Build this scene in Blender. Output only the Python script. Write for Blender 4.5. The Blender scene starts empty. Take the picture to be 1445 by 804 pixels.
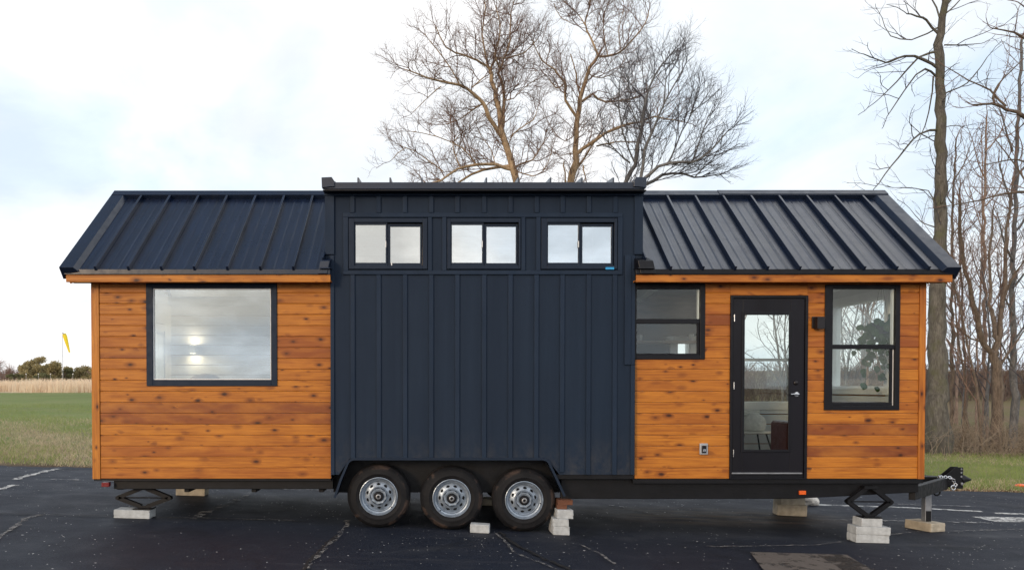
import bpy, math, random
import numpy as np
from mathutils import Vector, Matrix
random.seed(7)
rng = np.random.default_rng(11)
scene = bpy.context.scene
COL = scene.collection
PI = math.pi
F = 1053.0; PX0 = 616.0; PY0 = 545.0; CD = 8.7; CH = 1.675; TILT = 0.0287

def W(px, py, Y):
    """point of the photograph at the plane Y, in metres"""
    s = (CD + Y) / F
    return ((px - PX0) * s, Y, CH + (PY0 - py) * s)
def WX(px, Y=0.0): return (px - PX0) * (CD + Y) / F
def WZ(py, Y=0.0): return CH + (PY0 - py) * (CD + Y) / F
def G(px, py):
    """point of the parking lot plane"""
    x = (px - PX0) / F; z = (PY0 - py) / F
    d = -CH / (z + TILT * x)
    return (x * d, d - CD, -TILT * x * d)

def sstep(a, b, x):
    t = np.clip((x - a) / (b - a), 0, 1); return t * t * (3 - 2 * t)
def softx(x):
    a = np.abs(x)
    return np.sign(x) * np.where(a < 14, a, 14 + 4 * np.tanh((a - 14) / 4))
def ground_z(x, y):
    x = np.asarray(x, float); y = np.asarray(y, float)
    z = -TILT * softx(x)
    z = z + 4.6 * sstep(24, 110, y) * sstep(6, 34, x)
    z = z + 0.55 * sstep(40, 120, y) * sstep(-10, -45, x)
    z = z + 0.05 * np.sin(x * .31 + 1) * np.sin(y * .23) * sstep(7, 12, y)
    return z + 0.05 * sstep(5.2, 6.6, y)
def gz(x, y): return float(ground_z(x, y))

# ------------------------------------------------------------------ materials
def nm(name):
    m = bpy.data.materials.new(name); m.use_nodes = True
    nt = m.node_tree; nt.nodes.clear()
    out = nt.nodes.new('ShaderNodeOutputMaterial')
    return m, nt, out
class NT:
    def __init__(s, nt): s.nt = nt
    def n(s, t, **kw):
        nd = s.nt.nodes.new(t)
        for k, v in kw.items():
            if k.startswith('i_'):
                key = k[2:]
                nd.inputs[int(key) if key.isdigit() else key.replace('_', ' ')].default_value = v
            else: setattr(nd, k, v)
        return nd
    def l(s, a, b): s.nt.links.new(a, b)
    def math(s, op, a, b=None, clamp=False):
        nd = s.nt.nodes.new('ShaderNodeMath'); nd.operation = op; nd.use_clamp = clamp
        for i, v in enumerate((a, b)):
            if v is None: continue
            if hasattr(v, 'links'): s.l(v, nd.inputs[i])
            else: nd.inputs[i].default_value = v
        return nd.outputs[0]
    def mix(s, fac, a, b, bt='MIX'):
        nd = s.nt.nodes.new('ShaderNodeMix'); nd.data_type = 'RGBA'; nd.blend_type = bt
        for idx, v in ((0, fac), (6, a), (7, b)):
            if hasattr(v, 'links'): s.l(v, nd.inputs[idx])
            else: nd.inputs[idx].default_value = v if idx == 0 else (tuple(v) + (1,) if len(v) == 3 else v)
        return nd.outputs[2]
    def ramp(s, fac, stops):
        nd = s.nt.nodes.new('ShaderNodeValToRGB'); e = nd.color_ramp.elements
        while len(e) < len(stops): e.new(.5)
        for q, (p, c) in zip(e, stops):
            q.position = p
            q.color = (c, c, c, 1) if isinstance(c, (int, float)) else tuple(c) + (1,)
        s.l(fac, nd.inputs[0]); return nd.outputs[0]
    def coord(s, scale=(1, 1, 1), loc=(0, 0, 0)):
        tc = s.nt.nodes.new('ShaderNodeTexCoord'); mp = s.nt.nodes.new('ShaderNodeMapping')
        mp.inputs['Scale'].default_value = scale; mp.inputs['Location'].default_value = loc
        s.l(tc.outputs['Object'], mp.inputs['Vector']); return mp.outputs[0]
    def noise(s, vec, scale, detail=4, rough=.55, dist=0):
        nd = s.n('ShaderNodeTexNoise'); nd.inputs['Scale'].default_value = scale
        nd.inputs['Detail'].default_value = detail; nd.inputs['Roughness'].default_value = rough
        nd.inputs['Distortion'].default_value = dist
        s.l(vec, nd.inputs['Vector']); return nd.outputs['Fac']
    def voro(s, vec, scale, out='Distance'):
        nd = s.n('ShaderNodeTexVoronoi'); nd.inputs['Scale'].default_value = scale
        s.l(vec, nd.inputs['Vector']); return nd.outputs[out]
    def bump(s, h, strength=.3, dist=.01):
        nd = s.n('ShaderNodeBump'); nd.inputs['Strength'].default_value = strength
        nd.inputs['Distance'].default_value = dist; s.l(h, nd.inputs['Height']); return nd.outputs[0]

def pbr(name, color, rough=.6, metal=0.0, var=.25, vscale=6.0, bump=.0, bscale=60, stretch=(1, 1, 1), coat=0.0, rvar=.12, spec=.5):
    m, nt, out = nm(name); t = NT(nt)
    b = t.n('ShaderNodeBsdfPrincipled')
    vec = t.coord(stretch)
    f = t.noise(vec, vscale, 5)
    c = Vector(color)
    lo = tuple(max(0, x * (1 - var)) for x in c); hi = tuple(min(1, x * (1 + var)) for x in c)
    t.l(t.ramp(f, [(.3, lo), (.7, hi)]), b.inputs['Base Color'])
    f2 = t.noise(vec, vscale * 2.7, 4)
    t.l(t.ramp(f2, [(.3, max(0, rough - rvar)), (.7, min(1, rough + rvar))]), b.inputs['Roughness'])
    b.inputs['Metallic'].default_value = metal
    b.inputs['Coat Weight'].default_value = coat
    b.inputs['Specular IOR Level'].default_value = spec
    if bump: t.l(t.bump(t.noise(vec, bscale, 4), bump, .004), b.inputs['Normal'])
    t.l(b.outputs[0], out.inputs[0]); return m

def wood_mat(name, vertical=False, tone=1.0):
    m, nt, out = nm(name); t = NT(nt)
    b = t.n('ShaderNodeBsdfPrincipled')
    at = t.n('ShaderNodeAttribute', attribute_name='tint')
    tint = at.outputs['Fac']
    tc = t.n('ShaderNodeTexCoord'); sep = t.n('ShaderNodeSeparateXYZ'); t.l(tc.outputs['Object'], sep.inputs[0])
    along, across = (sep.outputs[2], sep.outputs[0]) if vertical else (sep.outputs[0], sep.outputs[2])
    cmb = t.n('ShaderNodeCombineXYZ')
    t.l(t.math('ADD', along, t.math('MULTIPLY', tint, 37.0)), cmb.inputs[0])
    t.l(t.math('MULTIPLY', across, 1.0), cmb.inputs[2])
    t.l(t.math('ADD', sep.outputs[1], t.math('MULTIPLY', tint, 11.0)), cmb.inputs[1])
    def vec(sx, sz):
        mp = t.n('ShaderNodeMapping'); mp.inputs['Scale'].default_value = (sx, 3, sz)
        t.l(cmb.outputs[0], mp.inputs['Vector']); return mp.outputs[0]
    g1 = t.noise(vec(.9, 34), 1.6, 7, .66, .9)
    g2 = t.noise(vec(2.5, 120), 1.5, 4, .6, .3)
    blot = t.noise(vec(2.0, 7.0), 1.0, 4, .55, .4)
    base = t.ramp(tint, [(0.0, (.52, .180, .022)), (.35, (.60, .225, .023)), (.6, (.46, .150, .021)), (.82, (.34, .098, .019)), (1.0, (.20, .062, .023))])
    base = t.mix(t.ramp(g1, [(.38, .0), (.66, .80)]), base, (.24, .060, .009))
    base = t.mix(t.ramp(g2, [(.38, .0), (.70, .60)]), base, (.20, .05, .008))
    base = t.mix(t.ramp(blot, [(.42, .0), (.74, .50)]), base, (.66, .255, .030))
    # knots: dark cores with a brown halo
    kv = vec(6.6, 12.5)
    wob = t.noise(vec(14, 30), 1.0, 3)
    vd = t.n('ShaderNodeTexVoronoi'); vd.inputs['Scale'].default_value = 1.0; t.l(kv, vd.inputs['Vector'])
    d = t.math('ADD', vd.outputs['Distance'], t.math('MULTIPLY', t.math('SUBTRACT', wob, .5), .16))
    size = t.n('ShaderNodeSeparateColor'); t.l(vd.outputs['Color'], size.inputs[0])
    dd = t.math('DIVIDE', d, t.math('ADD', t.math('MULTIPLY', t.math('MULTIPLY', size.outputs[0], size.outputs[0]), 1.9), .07))
    base = t.mix(t.ramp(dd, [(.10, .80), (.34, .0)]), base, (.16, .040, .009))
    base = t.mix(t.ramp(dd, [(.06, .95), (.15, .0)]), base, (.035, .011, .006))
    if tone != 1.0: base = t.mix(1.0, base, (tone, tone, tone), 'MULTIPLY')
    t.l(base, b.inputs['Base Color'])
    t.l(t.ramp(g1, [(.3, .42), (.7, .6)]), b.inputs['Roughness'])
    b.inputs['Specular IOR Level'].default_value = .35
    t.l(t.bump(t.math('ADD', g1, t.math('MULTIPLY', g2, .5)), .25, .003), b.inputs['Normal'])
    t.l(b.outputs[0], out.inputs[0]); return m

def glass_mat(name, refl=.12, tint=(.93, .96, .95), ior=1.5):
    m, nt, out = nm(name); t = NT(nt)
    tr = t.n('ShaderNodeBsdfTransparent'); tr.inputs[0].default_value = tuple(tint) + (1,)
    gl = t.n('ShaderNodeBsdfGlossy'); gl.inputs['Roughness'].default_value = .0
    gl.inputs['Color'].default_value = (.93, .96, .97, 1)
    vec = t.coord()
    t.l(t.bump(t.noise(vec, 1.3, 1), .05, .02), gl.inputs['Normal'])
    fr = t.n('ShaderNodeLayerWeight'); fr.inputs['Blend'].default_value = .5
    fac = t.math('ADD', t.math('MULTIPLY', t.math('POWER', fr.outputs['Facing'], 5.0), .95), .035 + refl, clamp=True)
    mx = t.n('ShaderNodeMixShader'); t.l(fac, mx.inputs[0]); t.l(tr.outputs[0], mx.inputs[1]); t.l(gl.outputs[0], mx.inputs[2])
    t.l(mx.outputs[0], out.inputs[0]); return m

def emit_mat(name, color, s):
    m, nt, out = nm(name); t = NT(nt)
    e = t.n('ShaderNodeEmission'); e.inputs[0].default_value = tuple(color) + (1,); e.inputs[1].default_value = s
    t.l(e.outputs[0], out.inputs[0]); return m

def asphalt_mat():
    m, nt, out = nm('asphalt'); t = NT(nt); b = t.n('ShaderNodeBsdfPrincipled')
    v = t.coord()
    big = t.noise(v, .35, 5, .6, .4); mid = t.noise(v, 2.2, 6, .65); fine = t.noise(v, 70, 3, .7)
    col = t.ramp(big, [(.3, (.0100, .0150, .0290)), (.7, (.022, .029, .048))])
    col = t.mix(t.ramp(mid, [(.45, 0.0), (.8, .55)]), col, (.044, .048, .062))
    col = t.mix(t.ramp(fine, [(.35, .7), (.65, 0.0)]), col, (.008, .009, .013))
    col = t.mix(t.ramp(fine, [(.60, .0), (.85, .5)]), col, (.11, .11, .12))
    oil = t.noise(v, .9, 4, .6, .8)
    col = t.mix(t.ramp(oil, [(.58, 0), (.68, .6)]), col, (.006, .008, .013))
    lightp = t.noise(t.coord((.5, 1.1, 1), (7, 3, 0)), .8, 6, .7, .5)
    col = t.mix(t.ramp(lightp, [(.55, 0), (.70, .5)]), col, (.055, .058, .068))
    # faint streaks worn along the lot
    st = t.noise(t.coord((.25, 2.2, 1)), 1.0, 5, .65, .3)
    col = t.mix(t.ramp(st, [(.55, 0), (.75, .45)]), col, (.07, .07, .078))
    # dusty brown soil washed under the trailer
    sp = t.n('ShaderNodeSeparateXYZ'); t.l(v, sp.inputs[0])
    dx = t.math('DIVIDE', t.math('SUBTRACT', sp.outputs[0], 3.9), 2.2)
    dy = t.math('DIVIDE', t.math('SUBTRACT', sp.outputs[1], 1.55), .85)
    r2 = t.math('ADD', t.math('MULTIPLY', dx, dx), t.math('MULTIPLY', dy, dy))
    dust = t.math('MULTIPLY', t.ramp(r2, [(.0, 1.0), (1.0, .0)]), t.ramp(t.noise(t.coord((.6, 3, 1)), 1.6, 6, .7), [(.38, 0), (.62, 1)]))
    col = t.mix(dust, col, (.115, .085, .062))
    # white quartz specks
    den = t.ramp(t.noise(v, .55, 3), [(.38, .0), (.68, 1.0)])
    for sc, th in ((9.0, .085), (22.0, .13), (4.0, .045), (14.0, .10)):
        vd = t.n('ShaderNodeTexVoronoi'); vd.inputs['Scale'].default_value = sc; t.l(v, vd.inputs['Vector'])
        sc_ = t.n('ShaderNodeSeparateColor'); t.l(vd.outputs['Color'], sc_.inputs[0])
        pick = t.math('GREATER_THAN', t.math('ADD', sc_.outputs[0], t.math('MULTIPLY', den, .34)), 1.0)
        near = t.math('LESS_THAN', vd.outputs['Distance'], t.math('MULTIPLY', t.math('ADD', sc_.outputs[1], .35), th))
        col = t.mix(t.math('MULTIPLY', pick, near), col, (.62, .62, .60))
    t.l(col, b.inputs['Base Color'])
    t.l(t.ramp(mid, [(.3, .55), (.7, .75)]), b.inputs['Roughness'])
    b.inputs['Specular IOR Level'].default_value = .16
    t.l(t.bump(t.math('ADD', fine, t.math('MULTIPLY', mid, .6)), .55, .01), b.inputs['Normal'])
    t.l(b.outputs[0], out.inputs[0]); return m

def meadow_mat():
    m, nt, out = nm('meadow_ground'); t = NT(nt); b = t.n('ShaderNodeBsdfPrincipled')
    v = t.coord(); sp = t.n('ShaderNodeSeparateXYZ'); t.l(v, sp.inputs[0])
    x, y = sp.outputs[0], sp.outputs[1]
    n1 = t.noise(t.coord((1, .5, 1)), .16, 6, .65); n2 = t.noise(v, 1.1, 6, .7); n3 = t.noise(v, 14, 4, .7)
    green = t.ramp(n1, [(.3, (.17, .235, .070)), (.7, (.30, .345, .13))])
    green = t.mix(t.ramp(n3, [(.4, .55), (.7, 0)]), green, (.07, .12, .035))
    dry = t.ramp(n3, [(.3, (.16, .13, .075)), (.7, (.36, .30, .20))])
    # drier thatch close to the asphalt
    near = t.math('SUBTRACT', 1.0, t.math('DIVIDE', t.math('SUBTRACT', y, 5.0), 16.0), clamp=True)
    drymask = t.math('MULTIPLY', t.math('ADD', near, .28), t.ramp(t.noise(v, .5, 6, .72), [(.40, 0), (.58, 1)]), clamp=True)
    col = t.mix(drymask, green, dry)
    edge = t.math('ADD', y, t.math('MULTIPLY', n2, -1.1))
    soil = t.ramp(n3, [(.3, (.055, .038, .026)), (.7, (.17, .125, .085))])
    col = t.mix(t.ramp(t.math('DIVIDE', edge, 20.0), [(.235, 1.0), (.262, .0)]), col, soil)
    # leaf litter under the wood on the right, rough pasture on the slope beyond it
    lit = t.ramp(n3, [(.3, (.050, .036, .022)), (.7, (.16, .115, .070))])
    woods = t.math('MULTIPLY', t.ramp(t.math('DIVIDE', t.math('ADD', y, t.math('MULTIPLY', n2, 2.0)), 40.0), [(.345, 0), (.385, 1)]),
                   t.ramp(t.math('DIVIDE', t.math('ADD', x, 10.0), 40.0), [(.15, 0), (.28, 1)]))
    col = t.mix(woods, col, lit)
    past = t.ramp(n1, [(.35, (.20, .145, .095)), (.7, (.15, .15, .06))])
    slope = t.math('MULTIPLY', t.ramp(t.math('DIVIDE', y, 100.0), [(.26, 0), (.34, 1)]), t.ramp(t.math('DIVIDE', t.math('ADD', x, 10.0), 40.0), [(.2, 0), (.35, 1)]))
    col = t.mix(slope, col, past)
    # straw field in the far left
    straw = t.ramp(t.noise(t.coord((1, .3, 1)), .5, 5, .7), [(.3, (.52, .41, .28)), (.7, (.66, .54, .39))])
    fl = t.math('MULTIPLY', t.ramp(t.math('DIVIDE', t.math('ADD', y, t.math('MULTIPLY', n1, 6.0)), 200.0), [(.445, 0), (.46, 1)]), t.math('LESS_THAN', x, 4.0))
    col = t.mix(fl, col, straw)
    t.l(col, b.inputs['Base Color']); b.inputs['Roughness'].default_value = .95
    b.inputs['Specular IOR Level'].default_value = .1
    t.l(t.bump(t.math('ADD', n3, n2), .8, .05), b.inputs['Normal'])
    t.l(b.outputs[0], out.inputs[0]); return m

def plant_mat(name, lo, hi, scale=2.0, rough=.8, trans=0.0, spec=.2, zstretch=1.0):
    m, nt, out = nm(name); t = NT(nt); b = t.n('ShaderNodeBsdfPrincipled')
    v = t.coord((1, 1, zstretch)); n = t.noise(v, scale, 5, .7); n2 = t.noise(v, scale * 9, 3, .7)
    f = t.math('ADD', t.math('MULTIPLY', n, .6), t.math('MULTIPLY', n2, .4))
    t.l(t.ramp(f, [(.35, lo), (.65, hi)]), b.inputs['Base Color'])
    b.inputs['Roughness'].default_value = rough; b.inputs['Specular IOR Level'].default_value = spec
    if trans:
        tl = t.n('ShaderNodeBsdfTranslucent'); tl.inputs[0].default_value = tuple(hi) + (1,)
        mx = t.n('ShaderNodeMixShader'); mx.inputs[0].default_value = trans
        t.l(b.outputs[0], mx.inputs[1]); t.l(tl.outputs[0], mx.inputs[2]); t.l(mx.outputs[0], out.inputs[0])
    else: t.l(b.outputs[0], out.inputs[0])
    return m

def bark_mat(name, lo, hi, moss=None):
    m, nt, out = nm(name); t = NT(nt); b = t.n('ShaderNodeBsdfPrincipled')
    v = t.coord((1, 1, .35)); n = t.noise(v, 7, 6, .7, .5); n2 = t.noise(t.coord((1, 1, .12)), 34, 4, .7)
    c = t.ramp(n, [(.32, lo), (.68, hi)])
    c = t.mix(t.ramp(n2, [(.35, .6), (.6, 0)]), c, tuple(x * .45 for x in lo))
    if moss: c = t.mix(t.ramp(t.noise(t.coord(), 2.3, 5, .7), [(.5, 0), (.68, .75)]), c, moss)
    t.l(c, b.inputs['Base Color']); b.inputs['Roughness'].default_value = .9; b.inputs['Specular IOR Level'].default_value = .15
    t.l(t.bump(t.math('ADD', n, n2), .7, .03), b.inputs['Normal'])
    t.l(b.outputs[0], out.inputs[0]); return m

M = {}
M['siding'] = wood_mat('stained_cedar')
M['trimwood'] = wood_mat('stained_cedar_trim')
M['postwood'] = wood_mat('stained_cedar_post', vertical=True)
def navy_mat():
    m, nt, out = nm('navy_painted_board'); t = NT(nt); b = t.n('ShaderNodeBsdfPrincipled')
    st = t.noise(t.coord((5, 5, .25)), 1.6, 6, .65, .3); big = t.noise(t.coord(), .8, 4, .6); fine = t.noise(t.coord((1, 1, .25)), 90, 4)
    c = t.ramp(st, [(.3, (.0090, .0190, .0385)), (.7, (.0140, .0265, .0500))])
    c = t.mix(t.ramp(big, [(.4, 0), (.72, .5)]), c, (.0165, .0250, .0430))
    sp = t.n('ShaderNodeSeparateXYZ'); t.l(t.coord(), sp.inputs[0])
    low = t.ramp(t.math('ADD', t.math('MULTIPLY', t.math('SUBTRACT', sp.outputs[2], .64), 1.7), t.math('MULTIPLY', st, -.25)), [(.0, .55), (.75, .0)])
    spl = t.math('MULTIPLY', low, t.ramp(t.noise(t.coord((1, 1, .7)), 9, 6, .75), [(.42, 0), (.68, 1)]))
    c = t.mix(spl, c, (.060, .060, .064))
    t.l(c, b.inputs['Base Color']); t.l(t.ramp(big, [(.3, .52), (.7, .75)]), b.inputs['Roughness']); b.inputs['Specular IOR Level'].default_value = .18
    t.l(t.bump(t.math('ADD', t.math('MULTIPLY', fine, .3), t.math('MULTIPLY', big, 3.0)), .25, .006), b.inputs['Normal'])
    t.l(b.outputs[0], out.inputs[0]); return m
M['navy'] = navy_mat()
M['navytrim'] = pbr('navy_painted_trim', (.0135, .0255, .0490), .6, 0, .14, 3.0, .2, 90, (1, 1, .3), spec=.18)
M['frame'] = pbr('dark_window_frame', (.0130, .0225, .0420), .5, 0, .08, 5, spec=.18)
M['black'] = pbr('black_trim', (.0040, .0042, .0075), .45, 0, .2, 5, spec=.28)
M['doorblack'] = pbr('black_painted_door', (.0048, .0042, .0080), .45, 0, .2, 2.0, .1, 60, (1, 1, .2), spec=.28)
def roof_mat(name, col, lo, hi):
    m, nt, out = nm(name); t = NT(nt); b = t.n('ShaderNodeBsdfPrincipled')
    v = t.coord((9, 1.2, 1.2)); n = t.noise(v, 1.5, 5, .6); n2 = t.noise(t.coord(), 3.0, 5, .7); n3 = t.noise(t.coord((30, 1.5, 1.5)), 1.0, 4)
    c = Vector(col)
    t.l(t.ramp(n, [(.3, tuple(c * .7)), (.7, tuple(c * 1.35))]), b.inputs['Base Color'])
    t.l(t.ramp(n2, [(.3, lo), (.7, hi)]), b.inputs['Roughness']); b.inputs['Metallic'].default_value = .0
    b.inputs['Specular IOR Level'].default_value = .95
    t.l(t.bump(t.math('ADD', n3, n), .18, .012), b.inputs['Normal'])
    t.l(b.outputs[0], out.inputs[0]); return m
M['roof'] = roof_mat('dark_metal_roofing', (.0040, .0095, .0270), .24, .38)
M['rooftrim'] = pbr('dark_metal_trim', (.0070, .0140, .0330), .34, 0, .15, 3, spec=.5)
M['steel'] = pbr('black_trailer_steel', (.0042, .0043, .0060), .5, 0, .4, 6, .2, 40, spec=.3)
M['rubber'] = None
M['galv'] = pbr('galvanised_rim', (.27, .32, .385), .42, .55, .30, 14, .12, 60, rvar=.2)
M['chrome'] = pbr('bright_steel', (.62, .63, .65), .25, 1.0, .1, 20)
M['zinc'] = pbr('zinc_tube', (.30, .31, .33), .45, .7, .2, 10)
M['concrete'] = pbr('pale_concrete', (.43, .45, .46), .9, 0, .20, 14, .5, 90, spec=.2)
M['concrete_warm'] = pbr('weathered_concrete', (.40, .36, .29), .9, 0, .25, 9, .5, 80, spec=.2)
M['timber'] = pbr('brown_timber', (.115, .044, .022), .8, 0, .35, 6, .3, 40, (1, 6, 6))
M['white_wall'] = pbr('white_interior_panelling', (.66, .665, .66), .5, 0, .05, 3)
M['ceilwood'] = pbr('brown_interior_ceiling', (.30, .20, .15), .6, 0, .25, 3, .1, 30, (1, 5, 5))
M['whitepaint'] = pbr('white_vinyl', (.78, .78, .77), .4, 0, .04, 5)
M['floorwood'] = pbr('interior_floor', (.30, .21, .13), .5, 0, .25, 4, 0, 1, (1, 5, 1))
M['darkcab'] = pbr('dark_cabinet', (.012, .012, .010), .6, 0, .3, 4, spec=.2)
M['leather'] = pbr('red_brown_leather', (.055, .014, .013), .42, 0, .3, 7, .2, 60)
M['cabwood'] = pbr('brown_cabinet', (.26, .15, .10), .5, 0, .25, 4, 0, 1, (1, 4, 4))
M['fur'] = pbr('white_fleece', (.72, .68, .62), .95, 0, .15, 20, .9, 60)
M['linen'] = pbr('brown_linen', (.36, .24, .20), .9, 0, .15, 10, .3, 60)
M['bedding'] = pbr('pale_bedding', (.66, .66, .66), .9, 0, .08, 6, .3, 30)
M['leaf'] = plant_mat('dark_leaf', (.012, .034, .009), (.040, .090, .022), 8, .45, .15, .35)
M['pot'] = pbr('dark_pot', (.02, .022, .02), .5)
M['orange'] = pbr('orange_lens', (.75, .12, .015), .3, 0, .1)
M['red'] = pbr('red_lens', (.16, .012, .014), .25, 0, .1)
M['blue'] = pbr('blue_tape', (.02, .30, .62), .5, 0, .05)
M['greymetal'] = pbr('grey_metal_cover', (.42, .43, .45), .4, .5, .1, 12)
M['lampbox'] = pbr('bronze_wall_lamp', (.012, .010, .012), .4, .3, .2)
M['yellow'] = pbr('yellow_windsock', (.80, .62, .02), .7, 0, .1)
M['glass'] = glass_mat('window_glass', .0)
M['glass_left'] = glass_mat('picture_window_glass', .22, (.74, .79, .80))
M['glass_clear'] = glass_mat('clear_glass', .0, (.95, .97, .96))
M['glass_upper'] = glass_mat('coated_glass', .46, (.55, .60, .62))
M['glow'] = emit_mat('lamp_glow', (1, .80, .52), 9)
M['asphalt'] = asphalt_mat()
M['meadow'] = meadow_mat()
M['paint'] = None

def tyre_mat():
    m, nt, out = nm('dusty_tyre_rubber'); t = NT(nt); b = t.n('ShaderNodeBsdfPrincipled')
    v = t.coord(); n = t.noise(v, 5, 6, .7, .6); f = t.noise(v, 45, 3)
    sp = t.n('ShaderNodeSeparateXYZ'); t.l(v, sp.inputs[0])
    r = t.math('SQRT', t.math('ADD', t.math('MULTIPLY', sp.outputs[0], sp.outputs[0]), t.math('MULTIPLY', sp.outputs[2], sp.outputs[2])))
    c = t.ramp(n, [(.35, (.0055, .0058, .0075)), (.7, (.015, .0145, .016))])
    scuff = t.math('MULTIPLY', t.ramp(r, [(.31, 0), (.335, 1), (.36, .6), (.37, .2)]), t.ramp(n, [(.52, 0), (.66, 1)]))
    c = t.mix(t.math('MULTIPLY', scuff, .6), c, (.13, .085, .065))
    t.l(c, b.inputs['Base Color']); b.inputs['Roughness'].default_value = .68; b.inputs['Specular IOR Level'].default_value = .22
    t.l(t.bump(f, .2, .004), b.inputs['Normal']); t.l(b.outputs[0], out.inputs[0]); return m
M['rubber'] = tyre_mat()
def worn_paint(name, col, lo, hi, sc=9, stretch=(1, 1, 1)):
    m, nt, out = nm(name); t = NT(nt); b = t.n('ShaderNodeBsdfPrincipled'); tr = t.n('ShaderNodeBsdfTransparent')
    b.inputs['Roughness'].default_value = .8
    v = t.coord(stretch); n = t.noise(v, sc, 6, .75)
    c = Vector(col); t.l(t.ramp(t.noise(v, sc * 3, 3), [(.3, tuple(c * .75)), (.7, tuple(c))]), b.inputs['Base Color'])
    mx = t.n('ShaderNodeMixShader'); t.l(t.ramp(n, [(lo, 0.0), (hi, 1.0)]), mx.inputs[0])
    t.l(tr.outputs[0], mx.inputs[1]); t.l(b.outputs[0], mx.inputs[2]); t.l(mx.outputs[0], out.inputs[0]); return m
M['paint'] = worn_paint('worn_white_paint', (.72, .72, .70), .40, .56)
M['paintfaint'] = worn_paint('faint_white_paint', (.40, .40, .40), .46, .66)
M['crack'] = worn_paint('crack_grit', (.24, .23, .22), .44, .60, 14)
M['tar'] = worn_paint('tar_seal', (.006, .006, .008), .34, .46, 8)
M['patch'] = worn_paint('brown_patch', (.125, .108, .095), .30, .50, 7)
M['patchdark'] = worn_paint('patch_stain', (.020, .017, .016), .40, .55, 4)

# ------------------------------------------------------------------ mesh builder
class MB:
    def __init__(s): s.v = []; s.f = []; s.tint = []; s.cur = 0.0
    def quad(s, pts): 
        b = len(s.v); s.v += [tuple(p) for p in pts]; s.f.append(tuple(range(b, b + len(pts)))); s.tint.append(s.cur)
    def hexa(s, p):
        b = len(s.v); s.v += [tuple(q) for q in p]
        for q in ((0, 3, 2, 1), (4, 5, 6, 7), (0, 1, 5, 4), (1, 2, 6, 5), (2, 3, 7, 6), (3, 0, 4, 7)):
            s.f.append(tuple(b + i for i in q)); s.tint.append(s.cur)
        return s
    def box(s, x0, x1, y0, y1, z0, z1):
        return s.hexa([(x0, y0, z0), (x1, y0, z0), (x1, y1, z0), (x0, y1, z0), (x0, y0, z1), (x1, y0, z1), (x1, y1, z1), (x0, y1, z1)])
    def prism(s, poly, a0, a1, axis='y'):
        """polygon (2-D) extruded along an axis; poly is (x,z) for y, (y,z) for x, (x,y) for z"""
        n = len(poly); b = len(s.v)
        for a in (a0, a1):
            for (p, q) in poly:
                s.v.append((p, a, q) if axis == 'y' else (a, p, q) if axis == 'x' else (p, q, a))
        s.f.append(tuple(b + i for i in range(n))); s.f.append(tuple(b + n + i for i in reversed(range(n)))); s.tint += [s.cur] * 2
        for i in range(n):
            j = (i + 1) % n; s.f.append((b + i, b + n + i, b + n + j, b + j)); s.tint.append(s.cur)
        return s
    def bar(s, a, b, w, h, up=(0, 0, 1)):
        a = Vector(a); b = Vector(b); t = (b - a).normalized(); u = t.cross(Vector(up))
        if u.length < 1e-4: u = t.cross(Vector((1, 0, 0)))
        u.normalize(); v = u.cross(t)
        p = []
        for e in (a, b):
            p += [e - u * w / 2 - v * h / 2, e + u * w / 2 - v * h / 2, e + u * w / 2 + v * h / 2, e - u * w / 2 + v * h / 2]
        return s.hexa([p[0], p[1], p[2], p[3], p[4], p[5], p[6], p[7]])
    def tube(s, path, rad, n=8, cap=True):
        path = [Vector(p) for p in path]
        if not hasattr(rad, '__len__'): rad = [rad] * len(path)
        rings = []; ref = None
        for i, p in enumerate(path):
            t = (path[min(i + 1, len(path) - 1)] - path[max(i - 1, 0)]).normalized()
            if ref is None:
                ref = Vector((0, 0, 1)) if abs(t.z) < .8 else Vector((0, 1, 0))
            u = t.cross(ref).normalized(); v = u.cross(t)
            b = len(s.v)
            for k in range(n):
                a = 2 * PI * k / n; s.v.append(tuple(p + (u * math.cos(a) + v * math.sin(a)) * rad[i]))
            rings.append(b)
        for i in range(len(rings) - 1):
            for k in range(n):
                j = (k + 1) % n
                s.f.append((rings[i] + k, rings[i] + j, rings[i + 1] + j, rings[i + 1] + k)); s.tint.append(s.cur)
        if cap:
            s.f.append(tuple(rings[0] + k for k in reversed(range(n)))); s.f.append(tuple(rings[-1] + k for k in range(n))); s.tint += [s.cur] * 2
        return s
    def lathe(s, prof, n=48, c=(0, 0, 0), axis='y', a0=0.0, closed=False):
        """prof = [(radius, along)], turned about y (or z) through c"""
        b = len(s.v); m = len(prof)
        for k in range(n):
            a = 2 * PI * k / n + a0
            for (r, y) in prof:
                if axis == 'y': s.v.append((c[0] + r * math.cos(a), c[1] + y, c[2] + r * math.sin(a)))
                else: s.v.append((c[0] + r * math.cos(a), c[1] + r * math.sin(a), c[2] + y))
        for k in range(n):
            j = (k + 1) % n
            for i in range(m - 1):
                s.f.append((b + k * m + i, b + k * m + i + 1, b + j * m + i + 1, b + j * m + i)); s.tint.append(s.cur)
        return s
    def torus(s, c, R, r, rot, n=14, m=8, sq=1.0):
        b = len(s.v)
        for i in range(n):
            a = 2 * PI * i / n
            for k in range(m):
                q = 2 * PI * k / m
                p = Vector(((R + r * math.cos(q)) * math.cos(a) * sq, (R + r * math.cos(q)) * math.sin(a), r * math.sin(q)))
                s.v.append(tuple(rot @ p + Vector(c)))
        for i in range(n):
            for k in range(m):
                s.f.append((b + i * m + k, b + ((i + 1) % n) * m + k, b + ((i + 1) % n) * m + (k + 1) % m, b + i * m + (k + 1) % m)); s.tint.append(s.cur)
        return s

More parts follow.
